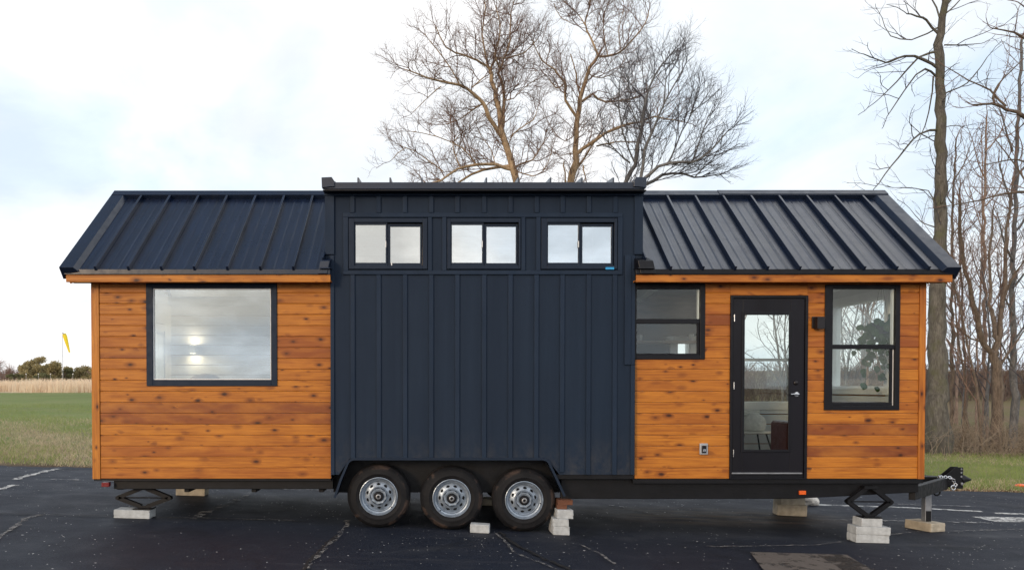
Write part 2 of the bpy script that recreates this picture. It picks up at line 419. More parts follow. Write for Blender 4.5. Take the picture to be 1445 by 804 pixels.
def link(name, me, mat, parent=None):
    o = bpy.data.objects.new(name, me); COL.objects.link(o)
    if mat is not None: me.materials.append(mat)
    if parent is not None:
        o.parent = parent
        if parent.get('_abs'): o.matrix_parent_inverse = Matrix.Translation(-parent.location)
    return o
def obj(name, mb, mat, parent=None, bevel=0.0, smooth=False, seg=2):
    me = bpy.data.meshes.new(name); me.from_pydata(mb.v, [], mb.f)
    if any(mb.tint):
        a = me.attributes.new('tint', 'FLOAT', 'FACE'); a.data.foreach_set('value', mb.tint)
    me.validate(); me.update()
    import bmesh
    bm = bmesh.new(); bm.from_mesh(me); bmesh.ops.recalc_face_normals(bm, faces=bm.faces); bm.to_mesh(me); bm.free()
    if smooth:
        me.polygons.foreach_set('use_smooth', [True] * len(me.polygons))
        try: me.set_sharp_from_angle(angle=math.radians(38))
        except Exception: pass
    o = link(name, me, mat, parent)
    if bevel:
        md = o.modifiers.new('bevel', 'BEVEL'); md.width = bevel; md.segments = seg; md.limit_method = 'ANGLE'; md.angle_limit = math.radians(40)
    return o
def pieces(name, mb, mat, parent=None, bevel=0.0):
    """every separate piece of the builder becomes an object of its own"""
    par = list(range(len(mb.v)))
    def find(i):
        while par[i] != i: par[i] = par[par[i]]; i = par[i]
        return i
    for f in mb.f:
        for i in f[1:]: par[find(i)] = find(f[0])
    gr = {}
    for f, tn in zip(mb.f, mb.tint): gr.setdefault(find(f[0]), []).append((f, tn))
    out = []
    for fs in gr.values():
        m = MB(); mp = {}
        for f, tn in fs:
            for i in f:
                if i not in mp: mp[i] = len(m.v); m.v.append(mb.v[i])
            m.f.append(tuple(mp[i] for i in f)); m.tint.append(tn)
        out.append(obj(name, m, mat, parent, bevel))
    return out
def npmesh(name, verts, faces, mat, parent=None, smooth=False, tint=None):
    """fast mesh from numpy arrays; all faces have the same number of corners"""
    me = bpy.data.meshes.new(name); nv = len(verts); nf, k = faces.shape
    me.vertices.add(nv); me.vertices.foreach_set('co', np.ascontiguousarray(verts, np.float32).ravel())
    me.loops.add(nf * k); me.loops.foreach_set('vertex_index', np.ascontiguousarray(faces, np.int32).ravel())
    me.polygons.add(nf); me.polygons.foreach_set('loop_start', np.arange(0, nf * k, k, dtype=np.int32))
    if smooth: me.polygons.foreach_set('use_smooth', np.ones(nf, bool))
    me.update(calc_edges=True); me.validate()
    return link(name, me, mat, parent)
def tag(o, label=None, cat=None, group=None, kind=None):
    if label: o['label'] = label
    if cat: o['category'] = cat
    if group: o['group'] = group
    if kind: o['kind'] = kind
    return o
def empty(name, loc, label=None, cat=None, group=None, absolute=False):
    o = bpy.data.objects.new(name, None); COL.objects.link(o); o.location = loc
    o.empty_display_size = .2
    if absolute: o['_abs'] = 1
    return tag(o, label, cat, group)
def copy_tree(o, loc, rz=0.0, sc=1.0, label=None, group=None, parent=None):
    c = o.copy(); COL.objects.link(c)
    if parent is not None:
        c.parent = parent
        if parent.get('_abs'): c.matrix_parent_inverse = Matrix.Translation(-parent.location)
    c.location = loc; c.rotation_euler = (0, 0, rz); c.scale = (sc, sc, sc)
    if label: c['label'] = label
    if group: c['group'] = group
    def rec(src, dst):
        for ch in src.children:
            d = ch.copy(); COL.objects.link(d); d.parent = dst; rec(ch, d)
    rec(o, c); return c

# ------------------------------------------------------------------ camera, light, sky
cam = bpy.data.cameras.new('camera'); co = bpy.data.objects.new('camera', cam); COL.objects.link(co)
co.location = (0, -CD, CH); co.rotation_euler = (math.radians(89.0), 0, 0)
cam.sensor_width = 36; cam.sensor_fit = 'HORIZONTAL'; cam.lens = F / 1445 * 36
cam.shift_x = (722.5 - PX0) / 1445; cam.shift_y = (PY0 + math.tan(math.radians(1)) * F - 402) / 1445
cam.clip_end = 3000; cam.clip_start = .05
scene.camera = co
SUN_EL, SUN_AZ = 13.0, 214.0
sd = Vector((math.sin(math.radians(SUN_AZ)) * math.cos(math.radians(SUN_EL)), math.cos(math.radians(SUN_AZ)) * math.cos(math.radians(SUN_EL)), math.sin(math.radians(SUN_EL))))
sl = bpy.data.lights.new('sun', 'SUN'); so = bpy.data.objects.new('sun', sl); COL.objects.link(so)
sl.energy = 1.4; sl.angle = math.radians(11); sl.color = (1, .74, .48)
so.rotation_euler = sd.to_track_quat('Z', 'Y').to_euler(); so.location = (-20, -30, 20)

w = bpy.data.worlds.new('World'); scene.world = w; w.use_nodes = True
t = NT(w.node_tree); w.node_tree.nodes.clear()
wo = t.n('ShaderNodeOutputWorld')
sky = t.n('ShaderNodeTexSky', sky_type='NISHITA', sun_disc=False)
sky.sun_elevation = math.radians(SUN_EL); sky.sun_rotation = math.radians(SUN_AZ); sky.dust_density = 2.0; sky.ozone_density = 2.0
bg1 = t.n('ShaderNodeBackground'); bg1.inputs[1].default_value = .15; t.l(sky.outputs[0], bg1.inputs[0])
tc = t.n('ShaderNodeTexCoord'); sp = t.n('ShaderNodeSeparateXYZ'); t.l(tc.outputs['Generated'], sp.inputs[0])
den = t.math('ADD', t.math('MAXIMUM', sp.outputs[2], 0.0), .32)
cv = t.n('ShaderNodeCombineXYZ'); t.l(t.math('DIVIDE', t.math('MULTIPLY', sp.outputs[0], -1.0), den), cv.inputs[0]); t.l(t.math('DIVIDE', sp.outputs[1], den), cv.inputs[1])
cl = t.noise(cv.outputs[0], 1.15, 7, .52, .5); cl2 = t.noise(cv.outputs[0], 2.6, 6, .55, .3)
mask = t.ramp(t.math('ADD', t.math('MULTIPLY', cl, .7), t.math('MULTIPLY', cl2, .3)), [(.40, .90), (.50, .97), (.58, 1.0)])
hz = t.ramp(sp.outputs[2], [(.0, 1.0), (.10, .97), (.42, .0)])
# overhead the cloud deck is broken: open blue to the left, bright cloud to the right
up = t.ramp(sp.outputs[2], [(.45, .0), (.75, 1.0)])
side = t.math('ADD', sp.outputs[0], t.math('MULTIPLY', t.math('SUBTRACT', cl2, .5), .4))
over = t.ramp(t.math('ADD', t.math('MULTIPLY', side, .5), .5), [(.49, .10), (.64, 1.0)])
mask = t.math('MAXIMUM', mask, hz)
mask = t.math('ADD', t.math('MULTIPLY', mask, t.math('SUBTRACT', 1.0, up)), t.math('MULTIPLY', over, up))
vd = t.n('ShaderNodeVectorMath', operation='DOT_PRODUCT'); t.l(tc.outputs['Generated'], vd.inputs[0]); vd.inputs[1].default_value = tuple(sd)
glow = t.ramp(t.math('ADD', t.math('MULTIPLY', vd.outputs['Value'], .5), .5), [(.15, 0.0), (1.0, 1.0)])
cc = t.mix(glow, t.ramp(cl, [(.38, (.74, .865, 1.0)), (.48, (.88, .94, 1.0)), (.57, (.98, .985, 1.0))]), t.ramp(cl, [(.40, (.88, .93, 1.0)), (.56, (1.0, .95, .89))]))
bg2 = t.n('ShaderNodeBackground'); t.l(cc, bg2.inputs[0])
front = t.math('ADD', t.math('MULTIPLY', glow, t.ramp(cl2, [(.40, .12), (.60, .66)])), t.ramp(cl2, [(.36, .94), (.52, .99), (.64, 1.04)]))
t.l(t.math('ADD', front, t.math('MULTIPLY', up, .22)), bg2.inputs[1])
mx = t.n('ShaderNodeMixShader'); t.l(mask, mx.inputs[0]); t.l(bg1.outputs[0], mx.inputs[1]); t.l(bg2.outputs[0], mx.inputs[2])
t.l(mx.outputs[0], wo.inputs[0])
vs = scene.view_settings; vs.view_transform = 'Standard'; vs.look = 'None'; vs.gamma = 1; vs.use_curve_mapping = False; vs.exposure = 0.17
scene.cycles.max_bounces = 8; scene.cycles.transparent_max_bounces = 16

# ------------------------------------------------------------------ ground
def grid_axis(a, b, fine_a, fine_b, fstep, coarse):
    xs = list(np.arange(fine_a, fine_b + 1e-6, fstep))
    x = fine_a; st = fstep
    while x > a: st *= coarse; x -= st; xs.insert(0, x)
    x = fine_b; st = fstep
    while x < b: st *= coarse; x += st; xs.append(x)
    return np.array(xs)
gx = grid_axis(-900, 900, -24, 24, 1.0, 1.22); gy = grid_axis(-700, 1500, 3, 40, .6, 1.22)
XX, YY = np.meshgrid(gx, gy, indexing='ij'); ZZ = ground_z(XX, YY) - .03
nx, ny = XX.shape
idx = np.arange(nx * ny).reshape(nx, ny)
fa = np.stack([idx[:-1, :-1], idx[1:, :-1], idx[1:, 1:], idx[:-1, 1:]], -1).reshape(-1, 4)
o = npmesh('meadow', np.stack([XX, YY, ZZ], -1).reshape(-1, 3), fa, M['meadow'], smooth=True); tag(o, kind='structure')
# asphalt sheet with a ragged far edge
mb = MB()
xs = np.concatenate([np.linspace(-90, -16, 20), np.linspace(-15.5, 15.5, 250), np.linspace(16, 90, 20)])
rows = [-60, -30, -14, -6, 0, 3, 4.4, None]
edge = 5.12 + .05 * np.sin(xs * 1.1) + .04 * np.sin(xs * 3.7 + 1) + .03 * np.sin(xs * 9.1) + rng.normal(0, .025, len(xs)) + .02 * xs
for i, x in enumerate(xs):
    for r in rows:
        y = float(edge[i]) if r is None else r
        mb.v.append((float(x), y, float(-TILT * softx(x))))
R = len(rows)
for i in range(len(xs) - 1):
    for k in range(R - 1):
        mb.f.append((i * R + k, (i + 1) * R + k, (i + 1) * R + k + 1, i * R + k + 1)); mb.tint.append(0)
o = obj('parking_lot', mb, M['asphalt']); tag(o, kind='structure')
LAY = [0.004]
def ribbon(name, pts, wid, mat, jitter=.0, tag_kind='structure'):
    """thin sheet on the asphalt following a traced line, width varying"""
    g = [Vector(G(*p)) for p in pts]; P = []
    for a, b in zip(g[:-1], g[1:]):
        n = max(2, int((b - a).length / .08))
        for k in range(n): P.append(a.lerp(b, k / n))
    P.append(g[-1]); mb = MB(); LAY[0] += .0006; z = LAY[0]
    for i, p in enumerate(P):
        tn = (P[min(i + 1, len(P) - 1)] - P[max(0, i - 1)]); tn.z = 0; tn.normalize(); nr = Vector((-tn.y, tn.x, 0))
        j = nr * random.gauss(0, jitter); ww = wid * (random.uniform(.5, 1.3) if jitter else 1)
        for s_ in (-1, 1):
            q = p + j + nr * s_ * ww / 2; mb.v.append((q.x, q.y, -TILT * q.x + z))
    for i in range(len(P) - 1):
        mb.f.append((2 * i, 2 * i + 1, 2 * i + 3, 2 * i + 2)); mb.tint.append(0)
    o = obj(name, mb, mat); tag(o, kind=tag_kind); return o
ribbon('painted_line', [(1152, 712.3), (1280, 716.3), (1388, 722)], .11, M['paint'])
ribbon('painted_line', [(1405, 724.3), (1560, 729)], .12, M['paint'])
ribbon('painted_line', [(1390, 733), (1420, 733.3), (1560, 737)], .42, M['paint'])
ribbon('painted_line', [(1150, 733), (1250, 735), (1400, 738)], .10, M['paintfaint'])
ribbon('painted_line', [(1240, 711), (1380, 715)], .10, M['paintfaint'])
ribbon('painted_line', [(-60, 700), (0, 690), (20, 684.5)], .13, M['paint'], .01)
ribbon('painted_line', [(18, 677), (43, 670), (80, 661.6)], .12, M['paint'], .01)
ribbon('painted_line', [(50, 676), (130, 678), (330, 688), (470, 693)], .10, M['paintfaint'], .01)
ribbon('painted_line', [(270, 733), (329, 708), (366, 690)], .12, M['paintfaint'], .02)
ribbon('painted_line', [(862, 713), (885, 717), (925, 727)], .12, M['paintfaint'], .03)
ribbon('painted_line', [(865, 700), (915, 704)], .10, M['paint'], .01)
ribbon('asphalt_crack', [(-10, 765), (0, 758), (20, 743), (36, 731.5), (61, 727)], .06, M['crack'], .012)
ribbon('asphalt_crack', [(428, 804), (442, 790), (458, 773), (477, 757), (487, 744), (490, 735)], .06, M['crack'], .014)
ribbon('asphalt_crack', [(424, 810), (440, 789), (456, 772), (476, 756)], .035, M['tar'], .012)
ribbon('asphalt_crack', [(700, 754), (713, 765), (725, 780), (745, 789), (790, 806)], .032, M['crack'], .008)
ribbon('asphalt_crack', [(703, 752), (725, 768), (760, 786), (806, 806)], .05, M['tar'], .012)
ribbon('asphalt_crack', [(-10, 725.5), (160, 729.5), (300, 733), (430, 737)], .03, M['tar'], .008)
ribbon('asphalt_crack', [(160, 730), (300, 732.5), (420, 736)], .025, M['crack'], .01)
ribbon('asphalt_crack', [(1000, 773), (1150, 771), (1290, 752), (1460, 748)], .03, M['crack'], .01)
ribbon('asphalt_crack', [(818, 770), (850, 785), (870, 800)], .03, M['crack'], .012)
def sheet(name, pix, mat):
    mb = MB(); LAY[0] += .0006
    mb.quad([(p[0], p[1], p[2] + LAY[0]) for p in (G(*q) for q in pix)])
    o = obj(name, mb, mat); tag(o, kind='structure')
sheet('asphalt_patch', [(1060, 781), (1197, 785), (1262, 825), (1100, 835)], M['patch'])
sheet('asphalt_patch', [(1152, 783.5), (1190, 785), (1250, 812), (1200, 812)], M['patchdark'])

# ------------------------------------------------------------------ the house on its trailer
HX0, HX1 = WX(130), WX(1305)               # wall ends
HW = 2.44                                   # width of the house
ZB, ZT = .598, 2.872
SX, SX1 = WX(466.5), WX(896)
DY = -.05                                   # plane of the navy bay
house = empty('tiny_house', ((HX0 + HX1) / 2, HW / 2, 0), 'cedar and navy tiny house with black metal roof standing on a triple axle trailer', 'tiny house', absolute=True)
def dtrap(px, py, Y=DY): return (WX(px, Y), WZ(py, Y))

# --- window and door openings, in the wall plane Y=0 (x0,x1,z0,z1)
OP_L = (WX(208), WX(391), WZ(544), WZ(400))
OP_K = (WX(889.6), WX(994), WZ(507), WZ(399))
OP_D = (WX(1029.4), WX(1138.5), ZB - .01, WZ(417.3))
OP_R = (WX(1162.5), WX(1268.5), WZ(578.5), WZ(402))
BH = .1275
def siding(name, x0, x1, z0, z1, holes, ys, th=.018, parent=house, seedv=0):
    """lapped boards with real grooves, split round the openings"""
    mb = MB(); r = random.Random(seedv); z = z0; k = 0
    while z < z1 - .01:
        a, b = z + .0012, min(z + BH, z1) - .0012
        cuts = sorted(set([a, b] + [h[2] for h in holes if a < h[2] < b] + [h[3] for h in holes if a < h[3] < b]))
        q = r.random(); tint = r.uniform(.05, .55) if q < .74 else r.uniform(.55, .72) if q < .95 else r.uniform(.8, .95)
        if (seedv, k) in DARKROWS: tint = DARKROWS[(seedv, k)]
        for c0, c1 in zip(cuts[:-1], cuts[1:]):
            iv = [(x0, x1)]
            for h in holes:
                if h[2] < c1 - 1e-5 and h[3] > c0 + 1e-5:
                    nv = []
                    for (p, qx) in iv:
                        if h[1] <= p or h[0] >= qx: nv.append((p, qx)); continue
                        if h[0] > p: nv.append((p, h[0]))
                        if h[1] < qx: nv.append((h[1], qx))
                    iv = nv
            for n_, (p, qx) in enumerate(iv):
                mb.cur = min(1, max(.001, tint + (0 if n_ == 0 else r.uniform(-.25, .25))))
                e0 = .0045 if c0 == a else 0; e1 = .0075 if c1 == b else 0; d = r.uniform(0, .0015)
                prof = [(0, c0 + e0), (.0045 if e0 else 0, c0)] if e0 else [(0, c0)]
                poly = []
                if e0: poly += [(ys + th, c0), (ys + .005 - d, c0), (ys - d, c0 + e0)]
                else: poly += [(ys + th, c0), (ys - d, c0)]
                if e1: poly += [(ys - d, c1 - e1), (ys + .005 - d, c1), (ys + th, c1)]
                else: poly += [(ys - d, c1), (ys + th, c1)]
                mb.prism(poly, p, qx, 'x')
        z += BH; k += 1
    return obj(name, mb, M['siding'], parent)
DARKROWS = {(1, 6): .95, (1, 5): .9, (1, 2): .62, (1, 0): .55, (1, 1): .2, (1, 3): .15, (1, 4): .3, (1, 7): .12, (1, 8): .4,
            (3, 4): .97, (3, 2): 1.0, (3, 0): .3, (3, 1): .2, (3, 3): .1, (2, 1): .25, (2, 0): .15, (2, 5): .5, (2, 6): .3, (2, 12): .45, (3, 13): .5, (3, 10): .6, (1, 12): .6, (1, 13): .5}
siding('wood_siding', WX(141.5), SX, ZB, ZT, [OP_L], 0, seedv=1)
siding('wood_siding', SX1, OP_D[0], ZB, ZT, [OP_K, OP_D], 0, seedv=2)
siding('wood_siding', OP_D[1], WX(1295.5), ZB, ZT, [OP_R], 0, seedv=3)
siding('wood_siding', OP_D[0] + .002, OP_D[1] - .002, WZ(417.3) + .001, ZT, [], 0, seedv=4)
mb = MB(); mb.cur = .3
mb.box(HX0, WX(141), -.012, .05, ZB - .002, ZT); obj('corner_board', mb, M['postwood'], house, .003)
mb = MB(); mb.cur = .55
mb.box(WX(1296), HX1, -.012, .05, ZB - .002, ZT); obj('corner_board', mb, M['postwood'], house, .003)
# gable ends and back wall: the same boards
RY = HW / 2; RZ = 4.205
def gable_wall(x, s):
    """boards on an end wall, up to the roof slope, with a window opening"""
    mb = MB(); r = random.Random(90 + s); z = ZB; op = (.58, 1.86, 1.66, 2.80) if s > 0 else (.75, 1.97, 1.35, 2.46)
    while z < RZ - .12:
        a, b = z + .001, z + BH - .001
        mb.cur = r.uniform(.05, .7)
        half = HW / 2 if b < ZT else max(.02, HW / 2 * (RZ - .05 - b) / (RZ - .05 - ZT))
        iv = [(RY - half + .02, RY + half - .02)]
        if a < op[3] and b > op[2]: iv = [(iv[0][0], op[0]), (op[1], iv[0][1])]
        for (p, q) in iv:
            x0, x1 = (x - .018, x) if s > 0 else (x, x + .018)
            mb.box(x0, x1, p, q, a, b)
        z += BH
    obj('gable_siding', mb, M['siding'], house)
    return op
opR = gable_wall(HX1, 1); opL = gable_wall(HX0, -1)
OP_B = (4.28, 5.42, 1.42, 2.80); OP_BK = (3.52, 3.74, 2.02, 2.36)
siding('wood_siding', HX0, HX1, ZB, ZT, [OP_B, OP_BK], HW - .018, seedv=9)

# --- interior shell (white panelling with horizontal grooves)
def groove_wall(mb, x0, x1, z0, z1, y, th, holes):
    z = z0; h = .145
    while z < z1 - .01:
        a, b = z + .013, min(z + h, z1)
        cuts = sorted(set([a, b] + [q for hh in holes for q in hh[2:4] if a < q < b]))
        for c0, c1 in zip(cuts[:-1], cuts[1:]):
            iv = [(x0, x1)]
            for hh in holes:
                if hh[2] < c1 - 1e-5 and hh[3] > c0 + 1e-5:
                    nv = []
                    for (p, q) in iv:
                        if hh[1] <= p or hh[0] >= q: nv.append((p, q)); continue
                        if hh[0] > p: nv.append((p, hh[0]))
                        if hh[1] < q: nv.append((hh[1], q))
                    iv = nv
            for (p, q) in iv: mb.box(p, q, y, y + th, c0, c1)
        z += h
IY = HW - .14
mb = MB(); groove_wall(mb, HX0 + .1, SX - .05, .68, 2.96, IY, .02, [])
obj('interior_wall', mb, M['white_wall'], house)
mb = MB(); groove_wall(mb, SX1 + 1.2, HX1 - .1, .68, 2.96, IY, .02, [OP_B, OP_BK])
obj('interior_wall', mb, M['white_wall'], house)
mb = MB(); groove_wall(mb, SX - .03, SX1 + 1.2, .68, 4.0, IY, .02, [OP_BK]); obj('interior_wall', mb, M['white_wall'], house)
def end_inner(x, op):
    mb = MB(); z = .68
    while z < 3.9:
        a, b = z + .003, z + .145
        half = HW / 2 - .12 if b < 2.86 else max(.02, (HW / 2 - .12) * (4.02 - b) / (4.02 - 2.86))
        iv = [(RY - half, RY + half)]
        if a < op[3] and b > op[2]: iv = [(RY - half, op[0]), (op[1], RY + half)]
        for (p, q) in iv: mb.box(x - .01, x + .01, p, q, a, b)
        z += .145
    obj('interior_wall', mb, M['white_wall'], house)
end_inner(HX0 + .10, opL); end_inner(HX1 - .10, opR)
def reveal(name, op, x0, x1):
    mb = MB(); e = .09
    for (ya, yb, za, zb) in ((op[0], op[0] + .02, op[2], op[3]), (op[1] - .02, op[1], op[2], op[3]), (op[0], op[1], op[2] - .002, op[2] + .02), (op[0], op[1], op[3] - .02, op[3])):
        mb.box(x0, x1, ya, yb, za, zb)
    for (ya, yb, za, zb) in ((op[0] - e, op[0], op[2] - e, op[3] + e), (op[1], op[1] + e, op[2] - e, op[3] + e), (op[0], op[1], op[2] - e, op[2]), (op[0], op[1], op[3], op[3] + e)):
        xi = x0 if x0 > 0 else x1
        mb.box(xi - .012, xi + .012, ya, yb, za, zb)
    w_ = obj(name, mb, M['whitepaint'], house, .003)
    mb = MB(); xm = (x0 + x1) / 2; zm = (op[2] + op[3]) / 2
    mb.box(xm - .004, xm + .004, op[0] + .02, op[1] - .02, op[2] + .02, op[3] - .02)
    obj('pane', mb, M['glass_clear'], w_); return w_
reveal('end_window', opR, HX1 - .125, HX1 + .01); reveal('end_window', opL, HX0 - .01, HX0 + .125)
def back_window(op, rail=None):
    mb = MB(); y0, y1 = IY - .015, HW + .01; e = .085
    for (xa, xb, za, zb) in ((op[0], op[0] + .03, op[2], op[3]), (op[1] - .03, op[1], op[2], op[3]), (op[0], op[1], op[2], op[2] + .03), (op[0], op[1], op[3] - .03, op[3])):
        mb.box(xa, xb, y0, y1, za, zb)
    for (xa, xb, za, zb) in ((op[0] - e, op[0], op[2] - e, op[3] + .04), (op[1], op[1] + e, op[2] - e, op[3] + .04), (op[0], op[1], op[2] - e, op[2])):
        mb.box(xa, xb, y0 - .005, y0 + .013, za, zb)
    if rail: mb.box(op[0] + .03, op[1] - .03, y1 - .07, y1 - .03, rail - .02, rail + .02)
    w_ = obj('rear_window', mb, M['whitepaint'], house, .003)
    mb = MB(); mb.box(op[0] + .03, op[1] - .03, y1 - .052, y1 - .046, op[2] + .03, op[3] - .03); obj('pane', mb, M['glass_clear'], w_)
back_window(OP_B, 2.07); back_window(OP_BK)
mb = MB(); mb.prism([(HX0 + .02, .03), (SX - .02, .03), (SX - .02, .31), (WX(795), .31), (WX(795), .03), (HX1 - .02, .03), (HX1 - .02, HW - .03), (HX0 + .02, HW - .03)], .60, .66, 'z'); obj('floor', mb, M['floorwood'], house)
mb = MB()
mb.box(SX - .05, SX - .03, .04, IY, .66, 3.4)
mb.box(SX1 - .02, SX1, .04, IY, 2.95, 4.0); pieces('partition', mb, M['white_wall'], house)
mb = MB(); mb.box(SX - .02, SX1 - .03, .06, IY - .01, 2.70, 2.76); obj('loft_floor', mb, M['white_wall'], house)
mb = MB()
mb.prism([(.03, 2.90), (RY, 4.03), (HW - .03, 2.90), (HW - .03, 2.93), (RY, 4.06), (.03, 2.93)], HX0 + .12, SX - .06, 'x')
obj('ceiling', mb, M['white_wall'], house)
mb = MB(); mb.prism([(.03, 2.90), (RY, 4.03), (HW - .03, 2.90), (HW - .03, 2.93), (RY, 4.06), (.03, 2.93)], SX1 + .02, HX1 - .12, 'x')
obj('ceiling', mb, M['ceilwood'], house)
mb = MB()
for x in (2.55, 3.6, 4.7): mb.bar((x, .08, 2.86), (x + .35, HW - .15, 2.95), .10, .12)
pieces('ceiling_beam', mb, M['white_wall'], house)
# kitchen fittings
mb = MB(); mb.box(SX1 + .02, 3.95, 1.72, IY - .005, .66, 1.56); mb.box(2.0, 3.9, IY - .32, IY - .006, 2.62, 2.98); pieces('cabinet', mb, M['cabwood'], house, .004)
mb = MB(); mb.box(SX1 + .02, 3.85, IY - .26, IY - .006, 2.30, 2.335); obj('shelf', mb, M['ceilwood'], house, .003)
mb = MB(); mb.box(SX1 + .02, 3.95, IY - .03, IY - .0205, 1.56, 1.93); mb.box(SX1 + .02, 3.43, IY - .03, IY - .0205, 1.931, 2.62); mb.box(3.83, 3.95, IY - .03, IY - .0205, 1.931, 2.62); mb.box(3.431, 3.829, IY - .03, IY - .0205, 2.41, 2.62); pieces('backsplash', mb, M['darkcab'], house)
# wall behind the siding (insulated core), with the same openings
def core(x0, x1, holes, y0, y1):
    mb = MB(); zs = sorted(set([ZB, ZT] + [q for h in holes for q in h[2:4] if ZB < q < ZT]))
    for a, b in zip(zs[:-1], zs[1:]):
        iv = [(x0, x1)]
        for h in holes:
            if h[2] < b - 1e-5 and h[3] > a + 1e-5:
                nv = []
                for (p, q) in iv:
                    if h[1] <= p or h[0] >= q: nv.append((p, q)); continue
                    if h[0] > p: nv.append((p, h[0]))
                    if h[1] < q: nv.append((h[1], q))
                iv = nv
        for (p, q) in iv: mb.box(p, q, y0, y1, a, b)
    return mb
obj('wall_core', core(HX0 + .03, SX, [OP_L], .0205, .09), M['white_wall'], house)
obj('wall_core', core(SX1, HX1 - .03, [OP_K, OP_D, OP_R], .0205, .09), M['white_wall'], house)
mb = MB(); mb.box(HX0 + .03, SX - .05, IY + .022, HW - .02, 2.80, 2.99); mb.box(SX1, HX1 - .03, IY + .022, HW - .02, 2.83, 2.99); pieces('wall_plate', mb, M['white_wall'], house)
# interior sconce
sx, sz = WX(276, IY), WZ(493.5, IY)
mb = MB(); mb.box(sx - .045, sx + .045, IY - .14, IY - .002, sz - .055, sz + .06); sc_ = obj('sconce', mb, M['whitepaint'], house, .004)
mb = MB(); mb.box(sx - .038, sx + .038, IY - .13, IY - .07, sz + .0605, sz + .0615); mb.box(sx - .038, sx + .038, IY - .13, IY - .07, sz - .0565, sz - .0555); pieces('bulb', mb, M['glow'], sc_)
for s_ in (1, -1):
    L = bpy.data.lights.new('sconce_light', 'AREA'); L.energy = 1.7; L.size = .07; L.color = (1, .74, .46)
    lo = bpy.data.objects.new('sconce_light', L); COL.objects.link(lo); lo.location = (sx, IY - .10, sz + s_ * .066)
    lo.rotation_euler = (PI if s_ > 0 else 0, 0, 0)

# --- eaves, fascia, soffit
def eave(x0, x1, dark):
    mb = MB(); mb.cur = .35 if x0 < 0 else .5
    mb.box(x0, x1, -.202, -.18, WZ(398.3, -.2), WZ(388, -.2)); obj('fascia', mb, M['trimwood'], house, .003)
    mb = MB(); mb.cur = .7; mb.box(x0, x1, -.18, .0, WZ(398.3, -.2) + .012, WZ(398.3, -.2) + .026); obj('soffit', mb, M['trimwood'], house)
    mb = MB(); mb.box(x0 - .01, x1 + (.01 if dark else 0), -.222, -.178, WZ(388, -.2) + .001, WZ(380.5, -.2))
    obj('eave_trim', mb, M['black'] if dark else M['rooftrim'], house, .004)
eave(WX(94.5, -.2), WX(466.5, -.2), False); eave(WX(897, -.2), WX(1342, -.2), True)

# --- standing seam roofs
EY, EZ = -.215, WZ(381.5, -.215)
sl_v = Vector((0, RY - EY, RZ - EZ)); SL = sl_v.length; sl_v.normalize(); nrm = Vector((0, -sl_v.z, sl_v.y))
def slope_pt(x, v, h, back=False):
    p = Vector((x, EY, EZ)) + sl_v * v + nrm * h
    if back: p.y = 2 * RY - p.y
    return p
def slope_box(mb, x0, x1, v0, v1, h0, h1, back=False):
    return mb.hexa([slope_pt(x0, v0, h0, back), slope_pt(x1, v0, h0, back), slope_pt(x1, v1, h0, back), slope_pt(x0, v1, h0, back),
             slope_pt(x0, v0, h1, back), slope_pt(x1, v0, h1, back), slope_pt(x1, v1, h1, back), slope_pt(x0, v1, h1, back)])
def roof(x0, x1, seams, rake_side, ridge0, ridge1):
    mb = MB()
    slope_box(mb, x0, x1, 0, SL, -.05, 0); slope_box(mb, x0, x1, 0, SL, -.05, 0, True)
    r = obj('roof', mb, M['roof'], house)
    # shallow pencil ribs in each pan
    mb = MB()
    ss = sorted(seams); st = ss[1] - ss[0]
    for s_ in [ss[0] - st] + ss:
        for q in (.36, .66):
            x = s_ + st * q
            if x0 + .2 < x < x1 - .05 and not (rake_side > 0 and x > x1 - .25):
                mb.prism([(x - .020, 0), (x, .0035), (x + .020, 0)], 0, 1, 'y'); n = len(mb.v)
                for i in range(n - 6, n):
                    px_, v_, h_ = mb.v[i]; mb.v[i] = tuple(slope_pt(px_, .02 + v_ * (SL - .14), h_ + .0006))
    obj('pan_rib', mb, M['roof'], r)
    for s_ in ss:
        for back in (False, True):
            mb = MB(); slope_box(mb, s_ - .014, s_ + .014, -.012, SL - .045, .0005, .056, back)
            obj('seam', mb, M['roof'], r, .004)
    # rake trim on the free end: boxed, inner face sloping down to the pan
    for back in (False, True):
        mb = MB(); w_ = .16; h_ = .055
        if rake_side < 0: pr = [(x0, -.10), (x0, h_), (x0 + w_, h_), (x0 + w_ + .045, .001), (x0 + .03, -.052), (x0 + .03, -.10)]
        else: pr = [(x1, -.10), (x1, h_), (x1 - w_, h_), (x1 - w_ - .045, .001), (x1 - .03, -.052), (x1 - .03, -.10)]
        b = len(mb.v); n = len(pr)
        for v_ in (-.03, SL - .02):
            for (px_, hh) in pr: mb.v.append(tuple(slope_pt(px_, v_, hh, back)))
        mb.f.append(tuple(range(b, b + n))); mb.f.append(tuple(b + n + i for i in reversed(range(n)))); mb.tint += [0, 0]
        for i in range(n):
            j = (i + 1) % n; mb.f.append((b + i, b + n + i, b + n + j, b + j)); mb.tint.append(0)
        obj('rake_trim', mb, M['rooftrim'], r, .004)
    mb = MB()
    for back in (False, True):
        slope_box(mb, ridge0, ridge1, SL - .115, SL + .008, .044, .060, back); slope_box(mb, ridge0, ridge1, SL - .115, SL - .10, .0, .0435, back)
    obj('ridge_cap', mb, M['rooftrim'], r, .003)
    return r
RX0, RX1 = WX(88, -.215), WX(1350, -.215)
seamL = [-3.858 + .373 * k for k in range(7)]; seamR = [2.65 + .365 * k for k in range(9)]
rL = roof(RX0, WX(459, -.05), seamL, -1, RX0 + .005, WX(459, -.05)); rR = roof(WX(906, -.05), RX1, seamR, 1, WX(906, -.05), RX1 - .005)
mb = MB()
